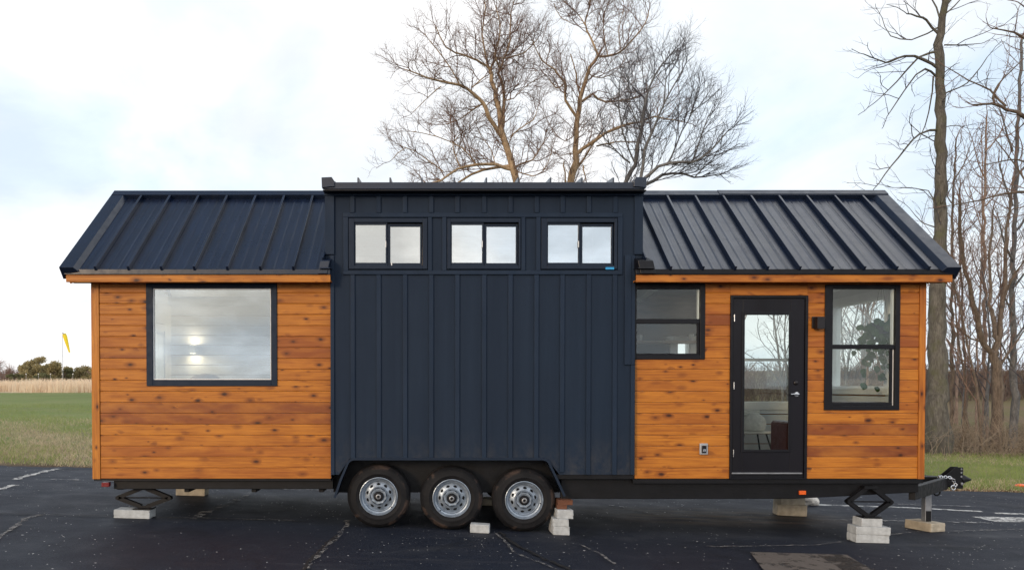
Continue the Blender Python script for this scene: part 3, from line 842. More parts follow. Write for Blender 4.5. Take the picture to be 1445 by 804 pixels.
for back in (False, True): slope_box(mb, 3.7, RX1 - .002, SL - .10, SL + .010, .0603, .066, back)
obj('ridge_cap', mb, M['rooftrim'], rR, .003)
# barge boards closing the gable ends under the rakes
for xa, xb in ((RX0 + .03, RX0 + .055), (RX1 - .055, RX1 - .03)):
    mb = MB(); mb.cur = .4
    for back in (False, True): slope_box(mb, xa, xb, .02, SL - .03, -.19, -.0505, back)
    pieces('barge_board', mb, M['trimwood'], house)
for xa, xb in ((RX0 + .055, HX0), (HX1, RX1 - .055)):
    mb = MB(); mb.cur = .6
    for back in (False, True): slope_box(mb, xa + .001, xb - .001, .02, SL - .03, -.075, -.052, back)
    pieces('gable_soffit', mb, M['trimwood'], house)
# flashing where the roofs meet the bay
for xa, xb in ((WX(455.5, -.1), WX(459.5, -.1)), (WX(906, -.1), WX(910, -.1))):
    mb = MB(); slope_box(mb, xa, xb, .12, SL - .1, .0, .03); slope_box(mb, xa + .006, xb - .006, .12, SL - .1, .03, .09); pieces('flashing', mb, M['rooftrim'], house, .004)
def kickout(x0, x1, s):
    mb = MB(); y0, y1 = -.27, .03
    z0, z1 = WZ(386.5, -.25), WZ(360, -.25)
    mb.hexa([(x0 + s * .03, y0 + .03, z0), (x1 + s * .03, y0 + .03, z0), (x1, y1, z0 + .03), (x0, y1, z0 + .03),
             (x0, y0 + .05, z1 - .06), (x1, y0 + .05, z1 - .06), (x1, y1, z1 + .02), (x0, y1, z1 + .02)])
    mb.hexa([(x0 - .01, y0, z0 + .055), (x1 + .01, y0, z0 + .055), (x1 + .01, y1, z0 + .085), (x0 - .01, y1, z0 + .085),
             (x0 - .006, y0 + .01, z0 + .07), (x1 + .006, y0 + .01, z0 + .07), (x1 + .006, y1, z0 + .10), (x0 - .006, y1, z0 + .10)])
    obj('kickout_flashing', mb, M['black'] if s > 0 else M['rooftrim'], house, .008)
kickout(WX(452, -.25), WX(465.5, -.25), -1); kickout(WX(900, -.25), WX(922, -.25), 1)
# gable of fascia return at bay
# --- navy bay
bx0, bx1 = WX(467.2, DY), WX(895, DY); ux0, ux1 = WX(460, DY), WX(905, DY)
zb = WZ(669.5, DY); zu = WZ(386, DY); ztop = WZ(278.5, DY)
fz = lambda py: WZ(py, DY); fx = lambda px: WX(px, DY)
# front panel: outline with the wheel-arch notch; window openings are cut by building it in pieces
WIN = [(493, 603), (631, 734), (763, 869.5)]; WT, WB = 309.5, 380.5
mb = MB(); y0, y1 = DY, DY + .03
mb.prism([(bx0, zb), (fx(478), zb), (fx(493), fz(647)), (fx(772), fz(647)), (fx(790), zb), (bx1, zb), (bx1, zu), (bx0, zu)], y0, y1)
mb.box(ux0, fx(WIN[0][0]), y0, y1, zu, fz(WT)); mb.box(fx(WIN[0][1]), fx(WIN[1][0]), y0, y1, zu, fz(WT)); mb.box(fx(WIN[1][1]), fx(WIN[2][0]), y0, y1, zu, fz(WT)); mb.box(fx(WIN[2][1]), ux1, y0, y1, zu, fz(WT))
for a, b in WIN: mb.box(fx(a), fx(b), y0, y1, zu, fz(WB))
mb.box(ux0, ux1, y0, y1, fz(WT), ztop)
obj('bay_wall', mb, M['navy'], house)
mb = MB()
for px in (498, 534.7, 571.7, 608.6, 645.3, 683, 720, 756.6, 793, 830, 867):
    xa, xb = fx(px - 3.1), fx(px + 3.1)
    zl = fz(647) + .004 if 486 < px < 776 else zb if px > 792 else fz(655)
    if px == 793: zl = zb + .03
    mb.box(xa, xb, y0 - .019, y0 - .0005, zl, fz(388.5)); mb.box(xa, xb, y0 - .019, y0 - .0005, fz(301.5), ztop)
obj('batten', mb, M['navytrim'], house, .003)
mb = MB()
mb.box(fx(485), fx(877), y0 - .022, y0 - .0004, fz(388), fz(382.6)); mb.box(fx(485), fx(877), y0 - .022, y0 - .0004, fz(308), fz(302))
for a, b in ((485, 492), (604, 609.5), (624, 630), (735, 740.5), (756, 762), (870.5, 877)):
    mb.box(fx(a), fx(b), y0 - .0215, y0 - .0004, fz(382.5), fz(308.1))
pieces('window_trim', mb, M['navytrim'], house, .003)
mb = MB()
mb.box(ux0 - .004, fx(472.5), y0 - .026, y0 - .0003, fz(360), ztop); mb.box(fx(893.5), ux1 + .004, y0 - .026, y0 - .0003, fz(360), ztop)
mb.box(bx0 - .003, fx(472), y0 - .02, y0 - .0003, zb, fz(361)); mb.box(fx(889.5), bx1 + .003, y0 - .02, y0 - .0003, zb, fz(515))
mb.box(fx(880.5), fx(889.4), y0 - .024, y0 - .0002, fz(514.5), fz(361)); mb.box(fx(889.6), bx1 + .002, y0 - .014, y0 - .0002, fz(514.5), fz(361))
pieces('corner_trim', mb, M['navytrim'], house, .003)
# cheeks of the bay above and beside the roofs, and sides between bay and walls
mb = MB()
for xa, xb in ((ux0, ux0 + .02), (ux1 - .02, ux1)):
    mb.prism([(DY + .031, 2.93), (DY + .031, ztop - .002), (2.45, ztop + .09), (2.45, 2.93)], xa, xb, 'x')
for xa, xb in ((bx0, bx0 + .015), (bx1 - .015, bx1)): mb.box(xa, xb, DY + .0305, .10, zb, 2.925)
mb.box(ux0, ux1, HW - .03, HW + .01, ZT + .002, ztop + .08)
pieces('bay_cheek', mb, M['navy'], house)
# shed roof of the bay
hx0, hx1 = WX(457, -.2), WX(908, -.2); zf = WZ(259, -.2)
def shed(y): return zf + (y + .2) * .115
mb = MB(); mb.prism([(-.2, zf - .03), (-.2, zf), (1.9, shed(1.9)), (2.75, shed(1.9) - .25), (2.75, shed(1.9) - .28), (1.9, shed(1.9) - .03)], hx0, hx1, 'x')
br = obj('bay_roof', mb, M['roof'], house)
for px in (506, 551, 595.5, 641, 686, 731, 776, 820, 864):
    mb = MB(); x = WX(px, -.2); mb.prism([(-.212, zf + .0005), (-.212, zf + .052), (1.9, shed(1.9) + .045), (1.9, shed(1.9) + .0005)], x - .009, x + .009, 'x'); obj('seam', mb, M['roof'], br)
mb = MB(); mb.box(hx0, hx1, -.215, -.185, WZ(268.5, -.2), zf - .001); obj('eave_trim', mb, M['rooftrim'], house, .004)
mb = MB(); mb.box(hx0 + .01, hx1 - .01, -.206, -.214 + .03, WZ(270.5, -.2), WZ(268.7, -.2)); mb.box(ux0 - .01, ux1 + .01, -.184, DY - .0275, WZ(270, -.2), WZ(268.7, -.2)); obj('soffit', mb, M['black'], house)
mb = MB(); mb.box(ux0 - .012, ux1 + .012, DY - .03, DY + .02, ztop + .001, WZ(268.5, DY)); obj('frieze_board', mb, M['navytrim'], house, .004)
mb = MB(); mb.box(ux0, ux1, DY + .021, .1, ztop + .001, zf - .04); obj('frieze_core', mb, M['navy'], house)
for xa, xb, s_ in ((WX(455, -.2), WX(473, -.2), 1), (WX(892, -.2), WX(910, -.2), -1)):
    mb = MB(); zt, zq, zc = WZ(253, -.2), WZ(258, -.2), WZ(266, -.2)
    if s_ > 0: poly = [(xa + .004, zc - .012), (xb - .05, zc), (xb, zc), (xb, zq), (xb - .03, zt + .005), (xa, zt)]
    else: poly = [(xb - .004, zc - .012), (xa + .05, zc), (xa, zc), (xa, zq), (xa + .03, zt + .005), (xb, zt)]
    mb.prism(poly, -.235, -.15); mb.prism([((a), (b)) for a, b in [(xa, zq - .01), (xb, zq - .01), (xb, zq + .02), (xa, zq + .03)]], -.149, 1.9, 'y')
    nv = len(mb.v)
    for i in range(nv - 4, nv): x_, y_, z_ = mb.v[i]; mb.v[i] = (x_, y_, z_ + 2.05 * .115)
    obj('rake_trim', mb, M['rooftrim'], br, .004)

# --- windows
def ring(mb, x0, x1, z0, z1, l, r, b, t_, y0, y1):
    """rectangular frame: outer size and the four member widths"""
    mb.box(x0, x0 + l, y0, y1, z0, z1); mb.box(x1 - r, x1, y0, y1, z0, z1)
    mb.box(x0 + l, x1 - r, y0, y1, z0, z0 + b); mb.box(x0 + l, x1 - r, y0, y1, z1 - t_, z1)
# picture window
x0, x1, z0, z1 = OP_L
mb = MB(); ring(mb, x0 - .004, x1 + .004, z0 - .004, z1 + .0, .074, .070, .074, .060, -.016, .05)
wl = obj('picture_window', mb, M['frame'], house, .004)
mb = MB(); ring(mb, x0 + .070, x1 - .066, z0 + .070, z1 - .060, .010, .010, .010, .010, .004, .045); obj('glazing_bead', mb, M['whitepaint'], wl)
mb = MB(); mb.box(x0 + .076, x1 - .072, .020, .026, z0 + .076, z1 - .066); obj('pane', mb, M['glass_left'], wl)
def hung(op, zr, gx0u, gx1u, gx0l, gx1l, zt_, zb_, name):
    """single-hung window: outer frame, upper pane, meeting rail, lower sash, bright side track"""
    x0, x1, z0, z1 = op; mb = MB()
    ring(mb, x0, x1, z0, z1, gx0u - x0, x1 - gx1u, .052, z1 - zt_, -.014, .06)
    w_ = obj(name, mb, M['black'], house, .004)
    mb = MB(); mb.box(gx0u + .001, gx1u - .001, -.004, .03, zr[0], zr[1])
    mb.box(gx0l - .03 if gx0l - .03 > x0 + .03 else x0 + .03, gx0l, .008, .03, zb_ - .03, zr[0] - .001) if gx0l > gx0u else None
    mb.box(gx1l, gx1l + .030, .008, .032, zb_, zr[0] - .001); mb.box(gx0u + .001, gx1l + .03, .006, .03, z0 + .053, zb_ - .0005)
    obj('sash', mb, M['black'], w_, .003)
    mb = MB(); mb.box(gx0u, gx1u, .012, .017, zr[1] - .01, zt_ + .005); obj('pane', mb, M['glass'], w_)
    mb = MB(); mb.box(gx0l, gx1l, .018, .023, zb_ - .005, zr[0] + .005); obj('pane', mb, M['glass'], w_)
    mb = MB(); mb.box(gx1u - .016, gx1u - .002, .02, .034, z0 + .055, zr[0] - .002); obj('track', mb, M['whitepaint'], w_)
    mb = MB(); mb.box(gx0l + .0, gx1l, .05, .075, zb_ - .012, zb_ - .001); mb.box(gx1u - .015, gx1u + .001, .03, .07, zr[1], zt_); pieces('inner_stop', mb, M['whitepaint'], w_)
    return w_
hung(OP_K, (WZ(456.5), WZ(450)), WX(897.5), WX(987), WX(896), WX(983.5), WZ(408), WZ(498.5), 'single_hung_window')
hung(OP_R, (WZ(492.3), WZ(486)), WX(1173.6), WX(1262), WX(1170), WX(1256), WZ(408), WZ(567.5), 'single_hung_window')
# sliding windows of the bay
GL = [((502, 544.5), (551, 592.8)), ((637.5, 680), (686.4, 727.6)), ((772.6, 815.2), (821.4, 861.8))]
for (a, b), (g1, g2) in zip(WIN, GL):
    mb = MB(); X0, X1 = fx(a), fx(b)
    ring(mb, X0, X1, fz(WB), fz(WT), fx(g1[0]) - X0 - .012, X1 - fx(g2[1]) - .03, .042, .048, DY - .028, DY + .05)
    w_ = obj('sliding_window', mb, M['frame'], house, .004)
    mb = MB(); ring(mb, fx(g1[0]) - .012, fx(g1[1]) + .02, fz(WB) + .04, fz(WT) - .047, .013, .02, .035, .024, DY - .012, DY + .02)
    obj('sash', mb, M['frame'], w_, .003)
    mb = MB(); ring(mb, fx(g2[0]) - .03, fx(g2[1]) + .022, fz(WB) + .041, fz(WT) - .062, .03, .022, .032, .028, DY + .004, DY + .034)
    obj('sash', mb, M['frame'], w_, .003)
    mb = MB(); mb.box(fx(g2[0]) - .02, fx(g2[1]) + .02, DY + .022, DY + .047, fz(WT) - .061, fz(WT) - .049); obj('track', mb, M['black'], w_)
    mb = MB(); mb.box(fx(g1[0]) - .006, fx(g1[1]) + .006, DY + .006, DY + .011, fz(372.5), fz(316.5)); obj('pane', mb, M['glass_upper'], w_)
    mb = MB(); mb.box(fx(g2[0]) - .006, fx(g2[1]) + .006, DY + .018, DY + .023, fz(373), fz(318.5)); obj('pane', mb, M['glass_upper'], w_)
    mb = MB(); mb.box(fx(g1[1]) - .004, fx(g1[1]) + .006, DY - .016, DY - .0125, fz(350), fz(341)); obj('latch', mb, M['whitepaint'], w_)
    if a == 763:
        mb = MB(); mb.box(fx(853), fx(865), DY - .0305, DY - .0285, fz(381.2), fz(378)); obj('tape', mb, M['blue'], w_)
    if a == 493:
        mb = MB(); mb.box(fx(552), fx(553.5), DY - .002, DY + .003, fz(377), fz(371)); obj('track', mb, M['whitepaint'], w_)

# --- door
x0, x1, z0, z1 = OP_D
mb = MB(); ring(mb, x0 + .001, x1 - .001, ZB - .004, z1 - .001, .030, .030, .012, .030, -.022, .09); obj('door_frame', mb, M['black'], house, .003)
dx0, dx1, dz0, dz1 = WX(1034), WX(1134.5), WZ(668), WZ(421.5)
gx0, gx1, gz0, gz1 = WX(1050), WX(1112), WZ(634), WZ(444.5)
mb = MB(); ring(mb, dx0, dx1, dz0, dz1, gx0 - dx0 - .022, dx1 - gx1 - .022, gz0 - dz0 - .022, dz1 - gz1 - .022, -.004, .04)
dr = obj('door', mb, M['doorblack'], house, .003)
mb = MB(); ring(mb, gx0 - .0335, gx1 + .0335, gz0 - .0335, gz1 + .0335, .034, .034, .034, .034, -.0125, -.0005); mb2 = mb; obj('glass_bead', mb, M['black'], dr, .004)
mb = MB(); mb.box(gx0 - .01, gx1 + .01, .012, .018, gz0 - .01, gz1 + .01); obj('pane', mb, M['glass'], dr)
mb = MB(); hx, hz_ = WX(1123.5), WZ(556); mb.lathe([(0, -.016), (.026, -.014), (.028, -.0045)], 20, (hx, 0, hz_)); mb.tube([(hx, -.012, hz_), (hx, -.05, hz_)], .010, 8); mb.tube([(hx + .008, -.05, hz_), (hx - .03, -.055, hz_ + .004), (hx - .085, -.05, hz_)], [.011, .009, .008], 8)
obj('handle', mb, M['chrome'], dr, smooth=True)
mb = MB(); mb.lathe([(0, -.024), (.014, -.022), (.024, -.016), (.027, -.0045)], 20, (WX(1122.5), 0, WZ(540))); obj('deadbolt', mb, M['lampbox'], dr, smooth=True)
for py in (449, 544, 639):
    mb = MB(); mb.tube([(WX(1034.5), -.024, WZ(py + 5)), (WX(1034.5), -.024, WZ(py - 5))], .006, 8); obj('hinge', mb, M['chrome'], dr)
mb = MB(); mb.box(WX(1032), WX(1131), -.034, .05, WZ(668.2) + .001, WZ(666.2)); obj('threshold', mb, M['zinc'], house, .002)
mb = MB(); mb.box(x0 + .031, x1 - .031, -.003, .03, ZB + .0085, WZ(668.4)); obj('kick_plate', mb, M['black'], house)
# --- wall lamp and power inlet
mb = MB(); mb.box(WX(1144), WX(1161), -.025, -.002, WZ(463), WZ(447)); wlmp = obj('wall_lamp', mb, M['lampbox'], house, .003)
mb = MB(); mb.box(WX(1151, -.08), WX(1161.5, -.08), -.11, -.0255, WZ(463, -.08) - .01, WZ(447.5, -.08)); obj('lamp_shade', mb, M['lampbox'], wlmp, .003)
mb = MB(); mb.box(WX(986.8), WX(998.4), -.03, -.002, WZ(641), WZ(625)); pi_ = obj('power_inlet', mb, M['greymetal'], house, .006)
mb = MB(); mb.box(WX(989.5), WX(995.6), -.045, -.0305, WZ(638.5), WZ(628)); obj('cover_flap', mb, M['black'], pi_, .004)
mb = MB(); mb.box(WX(990.5), WX(994.6), -.049, -.0455, WZ(636.5), WZ(633)); obj('screw_cap', mb, M['chrome'], pi_, .001)

# --- trailer
mb = MB()
mb.box(WX(160, .08), WX(470, .08), .07, .15, .468, .590); mb.box(HX0 + .12, SX, .16, HW - .05, .555, .594)
mb.box(WX(470, .3), WX(800, .3), .30, .36, .40, .62); mb.prism([(WX(792, .08), .352), (WX(1120, .08), .352), (WX(1297, .08), .43), (WX(1297, .08), .59), (WX(792, .08), .59)], .07, .15)
mb.box(SX1, HX1 - .03, .16, HW - .05, .52, .594)
mb.box(WX(160, .08), WX(1297, .08), HW - .15, HW - .07, .352, .590)
mb.box(WX(160, .08), WX(160, .08) + .08, .15, HW - .15, .45, .59)
mb.box(SX - .05, SX1 + .05, .36, HW - .36, .55, .655)
for x in (-3.0, -2.2, -1.4, 2.3, 3.2, 4.1, 4.9): mb.box(x, x + .06, .15, HW - .15, .42, .553)
obj('chassis', mb, M['steel'], house, .006)
mb = MB(); mb.box(SX1 - .02, HX1 - .01, -.002, .068, .545, ZB - .003); mb.box(HX0 + .01, SX, .0, .068, .575, ZB - .003); mb.box(SX1 - .93, SX1 - .021, -.035, .068, .60, .654); pieces('skirt', mb, M['steel'], house)
ty = RY
mb = MB()
mb.bar((WX(1290, .1), .12, .41), (WX(1330, ty), ty - .06, .395), .07, .155); mb.bar((WX(1290, .1), HW - .12, .41), (WX(1330, ty), ty + .06, .395), .07, .155)
mb.bar((HX1 - .4, ty, .43), (WX(1336, ty), ty, .40), .10, .15)
tg = obj('tongue', mb, M['steel'], house, .004)
# coupler
cxf = lambda px: WX(px, ty); czf = lambda py: WZ(py, ty)
mb = MB(); 
for yy in (-.055, .045): mb.prism([(cxf(1331), czf(671)), (cxf(1346), czf(658.5)), (cxf(1356.5), czf(658.5)), (cxf(1356.5), czf(688.5)), (cxf(1346), czf(688.5)), (cxf(1331), czf(684))], ty + yy, ty + yy + .012)
mb.box(cxf(1346), cxf(1356), ty - .043, ty + .045, czf(686), czf(664))
obj('coupler', mb, M['steel'], tg, .003)
mb = MB(); mb.tube([(cxf(1356), ty, czf(677)), (cxf(1360), ty, czf(675)), (cxf(1366), ty, czf(676)), (cxf(1371.5), ty, czf(676.5))], [.07, .06, .035, .012], 12)
mb.tube([(cxf(1362), ty, czf(681)), (cxf(1362), ty, czf(671))], .012, 8); obj('coupler_nose', mb, M['steel'], tg, smooth=True)
mb = MB()
for py in (661, 666, 671.5): mb.lathe([(0, -.0005), (.012, -.0005), (.012, .001)], 12, (cxf(1354), ty - .0565, czf(py)))  # flat pale discs added in place of the plate's bright holes
mb.lathe([(0, -.02), (.018, -.018), (.02, -.0005)], 6, (cxf(1354), ty - .0565, czf(681.5))); pieces('coupler_holes_and_bolt', mb, M['zinc'], tg)
mb = MB()
mb.torus((cxf(1316.5), ty - .1, czf(693)), .040, .011, Matrix.Rotation(PI / 2, 3, 'X')); obj('chain_ring', mb, M['steel'], tg, smooth=True)
mb = MB(); rr = random.Random(5)
pts = [(1318, 671), (1321, 671.3), (1324, 672), (1327, 671.3), (1330, 672), (1333, 672), (1336, 673), (1338, 676), (1340, 679), (1341, 682), (1339, 685)]
for i, (px, py) in enumerate(pts):
    mb.torus((cxf(px), ty - .11 - .01 * (i % 2), czf(py)), .017, .0055, Matrix.Rotation(rr.uniform(0, 3), 3, 'Y') @ Matrix.Rotation(PI / 2 * (i % 2) + .4, 3, 'X'), 12, 6)
mb.torus((cxf(1337), ty - .13, czf(686)), .030, .009, Matrix.Rotation(PI / 2, 3, 'X')); obj('safety_chain', mb, M['chrome'], tg, smooth=True)
# lights
mb = MB(); mb.box(WX(1128.6, .06), WX(1138, .06), .045, .0695, WZ(697.6, .06), WZ(692, .06)); obj('marker_light', mb, M['orange'], house, .004)
mb = MB(); mb.box(WX(143, .0), WX(153.5, .0), -.02, .04, WZ(686.5), WZ(680.5)); obj('tail_light', mb, M['red'], house, .004)
# fender
def fender(y0, y1):
    mb = MB(); pl = [(470.5, 701.5), (479, 676), (489.5, 651.5), (494, 647.3), (500, 645.8), (766, 645.8), (772, 647.3), (776, 651), (788, 676), (798.5, 699)]
    pl = [(WX(a, -.08), WZ(b, -.08)) for a, b in pl]
    th = .012; n = len(pl); b0 = len(mb.v)
    inner = []
    for i, (x, z) in enumerate(pl):
        a = pl[max(0, i - 1)]; b = pl[min(n - 1, i + 1)]; tx, tz = b[0] - a[0], b[1] - a[1]; l = math.hypot(tx, tz)
        inner.append((x + tz / l * th, z - tx / l * th))
    for i in range(n - 1):
        mb.prism([pl[i], pl[i + 1], inner[i + 1], inner[i]], y0, y1)
        for yy in ((y0 - .006, y0 + .0) if y0 < 1 else (y1, y1 + .006),):
            k = 2.2; q = lambda j: (pl[j][0] + (inner[j][0] - pl[j][0]) * k, pl[j][1] + (inner[j][1] - pl[j][1]) * k)
            mb.prism([pl[i], pl[i + 1], q(i + 1), q(i)], *yy)
    obj('fender', mb, M['frame'] if y0 < 1 else M['steel'], house)
fender(-.085, .27); fender(HW - .27, HW + .085)
mb = MB(); mb.box(WX(478, .27), WX(790, .27), .272, .29, .40, WZ(646, .27)); mb.box(WX(474, .27), WX(798, .27), HW - .29, HW - .272, .40, WZ(646, .27)); pieces('wheel_well', mb, M['steel'], house)
# wheels
def make_wheel():
    mb = MB(); n = 80; b = len(mb.v)
    prof = [(.222, -.004), (.224, -.012), (.218, -.014), (.212, -.008), (.206, .012), (.196, .020), (.186, .022), (.181, .030), (.178, .050), (.170, .056), (.160, .050)]
    mb.lathe(prof, n)
    rings = [(.160, .050), (.153, .046), (.147, .043), (.131, .037), (.126, .035), (.112, .030)]
    m = len(rings); b = len(mb.v)
    for k in range(n):
        a = 2 * PI * k / n
        for (r, y) in rings: mb.v.append((r * math.cos(a), y, r * math.sin(a)))
    for k in range(n):
        j = (k + 1) % n; q = k % 8
        for i in range(m - 1):
            if (i == 2 and q in (2, 3, 4, 5)) or (i in (1, 3) and q in (3, 4)): continue
            mb.f.append((b + k * m + i, b + k * m + i + 1, b + j * m + i + 1, b + j * m + i)); mb.tint.append(0)
    mb.lathe([(.112, .030), (.104, .018), (.098, .012)], n)
    mb.lathe([(.0985, .012), (.092, -.004), (.070, -.004), (.058, .004)], 8, a0=PI / 8)
    for k in range(8):
        a = 2 * PI * k / 8; mb.lathe([(.0, -.014), (.008, -.013), (.010, -.003)], 6, (.078 * math.cos(a), 0, .078 * math.sin(a)))
    w_ = obj('wheel', mb, M['galv'], None, smooth=True)
    mb = MB()
    pr = [(.216, .004), (.226, -.006), (.232, -.016), (.245, -.022), (.262, -.025), (.264, -.027), (.272, -.0275), (.275, -.0255), (.300, -.026), (.322, -.021), (.324, -.0225), (.334, -.018), (.336, -.015), (.352, -.004), (.362, .010), (.3675, .022),
          (.371, .045), (.3712, .07), (.365, .071), (.365, .079), (.3715, .08), (.3715, .118), (.365, .119), (.365, .127), (.3712, .128), (.370, .155), (.364, .180), (.345, .203), (.30, .217), (.25, .210), (.222, .19)]
    mb.lathe(pr, 96); obj('tyre', mb, M['rubber'], w_, smooth=True)
    mb = MB(); mb.lathe([(.057, .006), (.056, -.028), (.050, -.036), (.030, -.038)], 28); mb.lathe([(0, .075), (.19, .075)], 32); mb.lathe([(.0, -.0345), (.0145, -.0345)], 20)
    obj('hub', mb, M['steel'], w_, smooth=True)
    mb = MB(); mb.lathe([(.031, -.036), (.030, -.043), (.026, -.046), (.019, -.046), (.0145, -.040), (.0145, -.034)], 28); obj('hub_cap', mb, M['zinc'], w_, smooth=True)
    mb = MB(); mb.tube([(.190, .03, -.02), (.200, .004, -.022)], .006, 8); obj('valve', mb, M['black'], w_)
    return w_
w0 = make_wheel(); w0.parent = house; w0.matrix_parent_inverse = Matrix.Translation(-house.location)
wx = [WX(534), WX(637.4), WX(740)]
for i, x in enumerate(wx):
    for far in (0, 1):
        o = w0 if i == 0 and not far else copy_tree(w0, (0, 0, 0), parent=house)
        o.location = (x, HW + .02 if far else .012, -TILT * x + .372 + .002 * i)
        o.rotation_euler = (0, [.6, 2.2, 0.1][i], PI if far else 0)
mb = MB()
for x in wx: mb.tube([(x, .2, -TILT * x + .373), (x, HW - .2, -TILT * x + .373)], .045, 10); mb.bar((x - .36, .33, .42), (x + .36, .33, .42), .06, .04)
pieces('axle', mb, M['steel'], house)
# scissor jacks
def jack(cx, cy, hw, zt, zbm, depth=.05):
    zm = (zt + zbm) / 2; mb = MB()
    T1, T2 = (cx - .035, cy, zt - .015), (cx + .035, cy, zt - .015); B1, B2 = (cx - .035, cy, zbm + .03), (cx + .035, cy, zbm + .03)
    Lp, Rp = (cx - hw, cy, zm + .005), (cx + hw, cy, zm)
    for a, b in ((T1, Lp), (T2, Rp), (B1, Lp), (B2, Rp)):
        for s_ in (-1, 1):
            mb.bar((a[0], a[1] + s_ * .026, a[2]), (b[0], b[1] + s_ * .026, b[2]), .006, .048, (0, 0, 1))
        mb.bar(a, b, .046, .008)
    mb.tube([(Lp[0], cy - .035, Lp[2]), (Lp[0], cy + .035, Lp[2])], .022, 10); mb.tube([(Rp[0], cy - .035, Rp[2]), (Rp[0], cy + .035, Rp[2])], .022, 10)
    jk = obj('scissor_jack', mb, M['steel'], house)
    mb = MB(); mb.tube([(Lp[0] - .02, cy, Lp[2]), (Rp[0] + .02, cy, Rp[2])], .008, 8); obj('screw_rod', mb, M['steel'], jk)
    mb = MB(); mb.box(cx - .11, cx + .11, cy - .08, cy + .08, zbm + .001, zbm + .014); mb.box(cx - .06, cx + .06, cy - .03, cy + .03, zbm + .0145, zbm + .04); obj('base_plate', mb, M['steel'], jk, .003)
    mb = MB(); mb.box(cx - .08, cx + .08, cy - .045, cy + .045, zt - .03, zt + .006); obj('top_plate', mb, M['steel'], jk, .003)
JL = WX(202.5, .25); JR = WX(1228, .02)
gl = -TILT * JL; gr = -TILT * JR
jack(JL, .25, .312, .468, gl + .1045)
jack(JR, .022, .250, .508, gr + .287)
# tongue jack
tx = WX(1291, ty)
gt_ = -TILT * tx
mb = MB(); mb.box(tx - .042, tx + .042, ty - .26 - .042, ty - .26 + .042, gt_ + .11, .34); tj = obj('tongue_jack', mb, M['zinc'], house, .006)
mb = MB(); mb.box(tx - .034, tx + .034, ty - .26 - .044, ty - .26 - .0425, gt_ + .115, gt_ + .25); mb.box(tx - .07, tx + .06, ty - .32, ty - .2, .318, .345); obj('jack_collar', mb, M['steel'], tj)

# ------------------------------------------------------------------ blocks under the trailer
def block(loc, size, mat, label, cat='concrete block', rz=0.0, name='concrete_block', group=None, chip=True, bev=.006):
    import bmesh
    bm = bmesh.new(); bmesh.ops.create_cube(bm, size=1)
    bmesh.ops.scale(bm, vec=size, verts=bm.verts); bmesh.ops.translate(bm, vec=(0, 0, size[2] / 2), verts=bm.verts)
    bmesh.ops.subdivide_edges(bm, edges=bm.edges, cuts=3, use_grid_fill=True)
    r = random.Random(hash(label) & 0xffff if False else len(label) * 7 + int(abs(loc[0]) * 100))
    for v in bm.verts:
        e = sum(1 for q, s_ in ((v.co.x, size[0]), (v.co.y, size[1])) if abs(abs(q) - s_ / 2) < 1e-4)
        if 0.002 < v.co.z < size[2] - .002 or e: v.co += Vector((r.gauss(0, .0009), r.gauss(0, .0009), 0))
        if chip and e == 2 and r.random() < .18: v.co.x *= .985; v.co.y *= .97
    me = bpy.data.meshes.new(name); bm.to_mesh(me); bm.free()
    o = link(name, me, mat); o.location = loc; o.rotation_euler = (0, math.atan(TILT), rz)
    md = o.modifiers.new('bevel', 'BEVEL'); md.width = bev; md.segments = 2; md.limit_method = 'ANGLE'
    return tag(o, label, cat, group)
CB = (.395, .195, .0935)
def gpt(x, y, dz=0.002): return (x, y, -TILT * x + dz)
CG = 'concrete blocks propping up the trailer'
c = M['concrete']; cw = M['concrete_warm']
block(gpt(WX(189, .25), .25), (.43, .20, .10), c, 'pale concrete slab block under the left scissor jack', group=CG)
block(gpt(WX(270, 2.1), 2.12), (.42, .2, .19), cw, 'grey concrete block under the far chassis rail, behind the left jack', group=CG)
block(gpt(WX(684, 2.0), 2.0), (.40, .2, .10), cw, 'low grey block lying in the dark behind the wheels', group=CG)
block(gpt(WX(677.5, -.09), -.08), (.225, .13, .102), c, 'short chipped concrete block chocked against the middle wheel', rz=-.12, group=CG, bev=.012)
sxk = WX(789.5, .02)
block(gpt(sxk, .03), (.19, .30, .098), c, 'bottom concrete block of the stack beside the rightmost wheel', rz=.03, group=CG)
block(gpt(sxk - .002, .03, .1005), (.185, .30, .088), c, 'second concrete block up in the stack beside the rightmost wheel', rz=-.02, group=CG)
block(gpt(sxk + .045, .04, .189), (.19, .28, .102), c, 'top concrete block of the stack by the rightmost wheel, set to the right', rz=.05, group=CG)
block(gpt(sxk + .022, .05, .2915), (.115, .20, .05), M['timber'], 'small brown timber offcut on the concrete stack by the wheel', 'timber block', name='timber_block', chip=False, bev=.003)
block(gpt(sxk + .055, .05, .342), (.175, .20, .058), M['timber'], 'wide brown timber offcut topping the stack by the wheel', 'timber block', rz=.05, name='timber_block', chip=False, bev=.003)
jx = JR
block(gpt(jx + .0, .04), CB, c, 'bottom block of the pale stack under the right scissor jack', rz=.03, group=CG)
block(gpt(jx + .008, .04, .096), (.40, .20, .0935), c, 'middle block of the pale stack under the right scissor jack', rz=-.02, group=CG)
block(gpt(jx - .01, .04, .190), (.245, .19, .0965), c, 'short top block directly beneath the right scissor jack', rz=.02, group=CG)
block(gpt(tx - .02, ty - .26), (.26, .36, .11), cw, 'weathered tan concrete block under the thin tongue jack', rz=.35, group=CG)
bx, by = WX(1119, 1.8), 1.85
block(gpt(bx - .01, by), (.40, .2, .155), cw, 'bottom block of the brownish pile under the far rail, right side', rz=-.1, group=CG)
block(gpt(bx - .02, by, .157), (.36, .2, .155), cw, 'middle block of the brownish pile under the far rail, right side', rz=.12, group=CG)
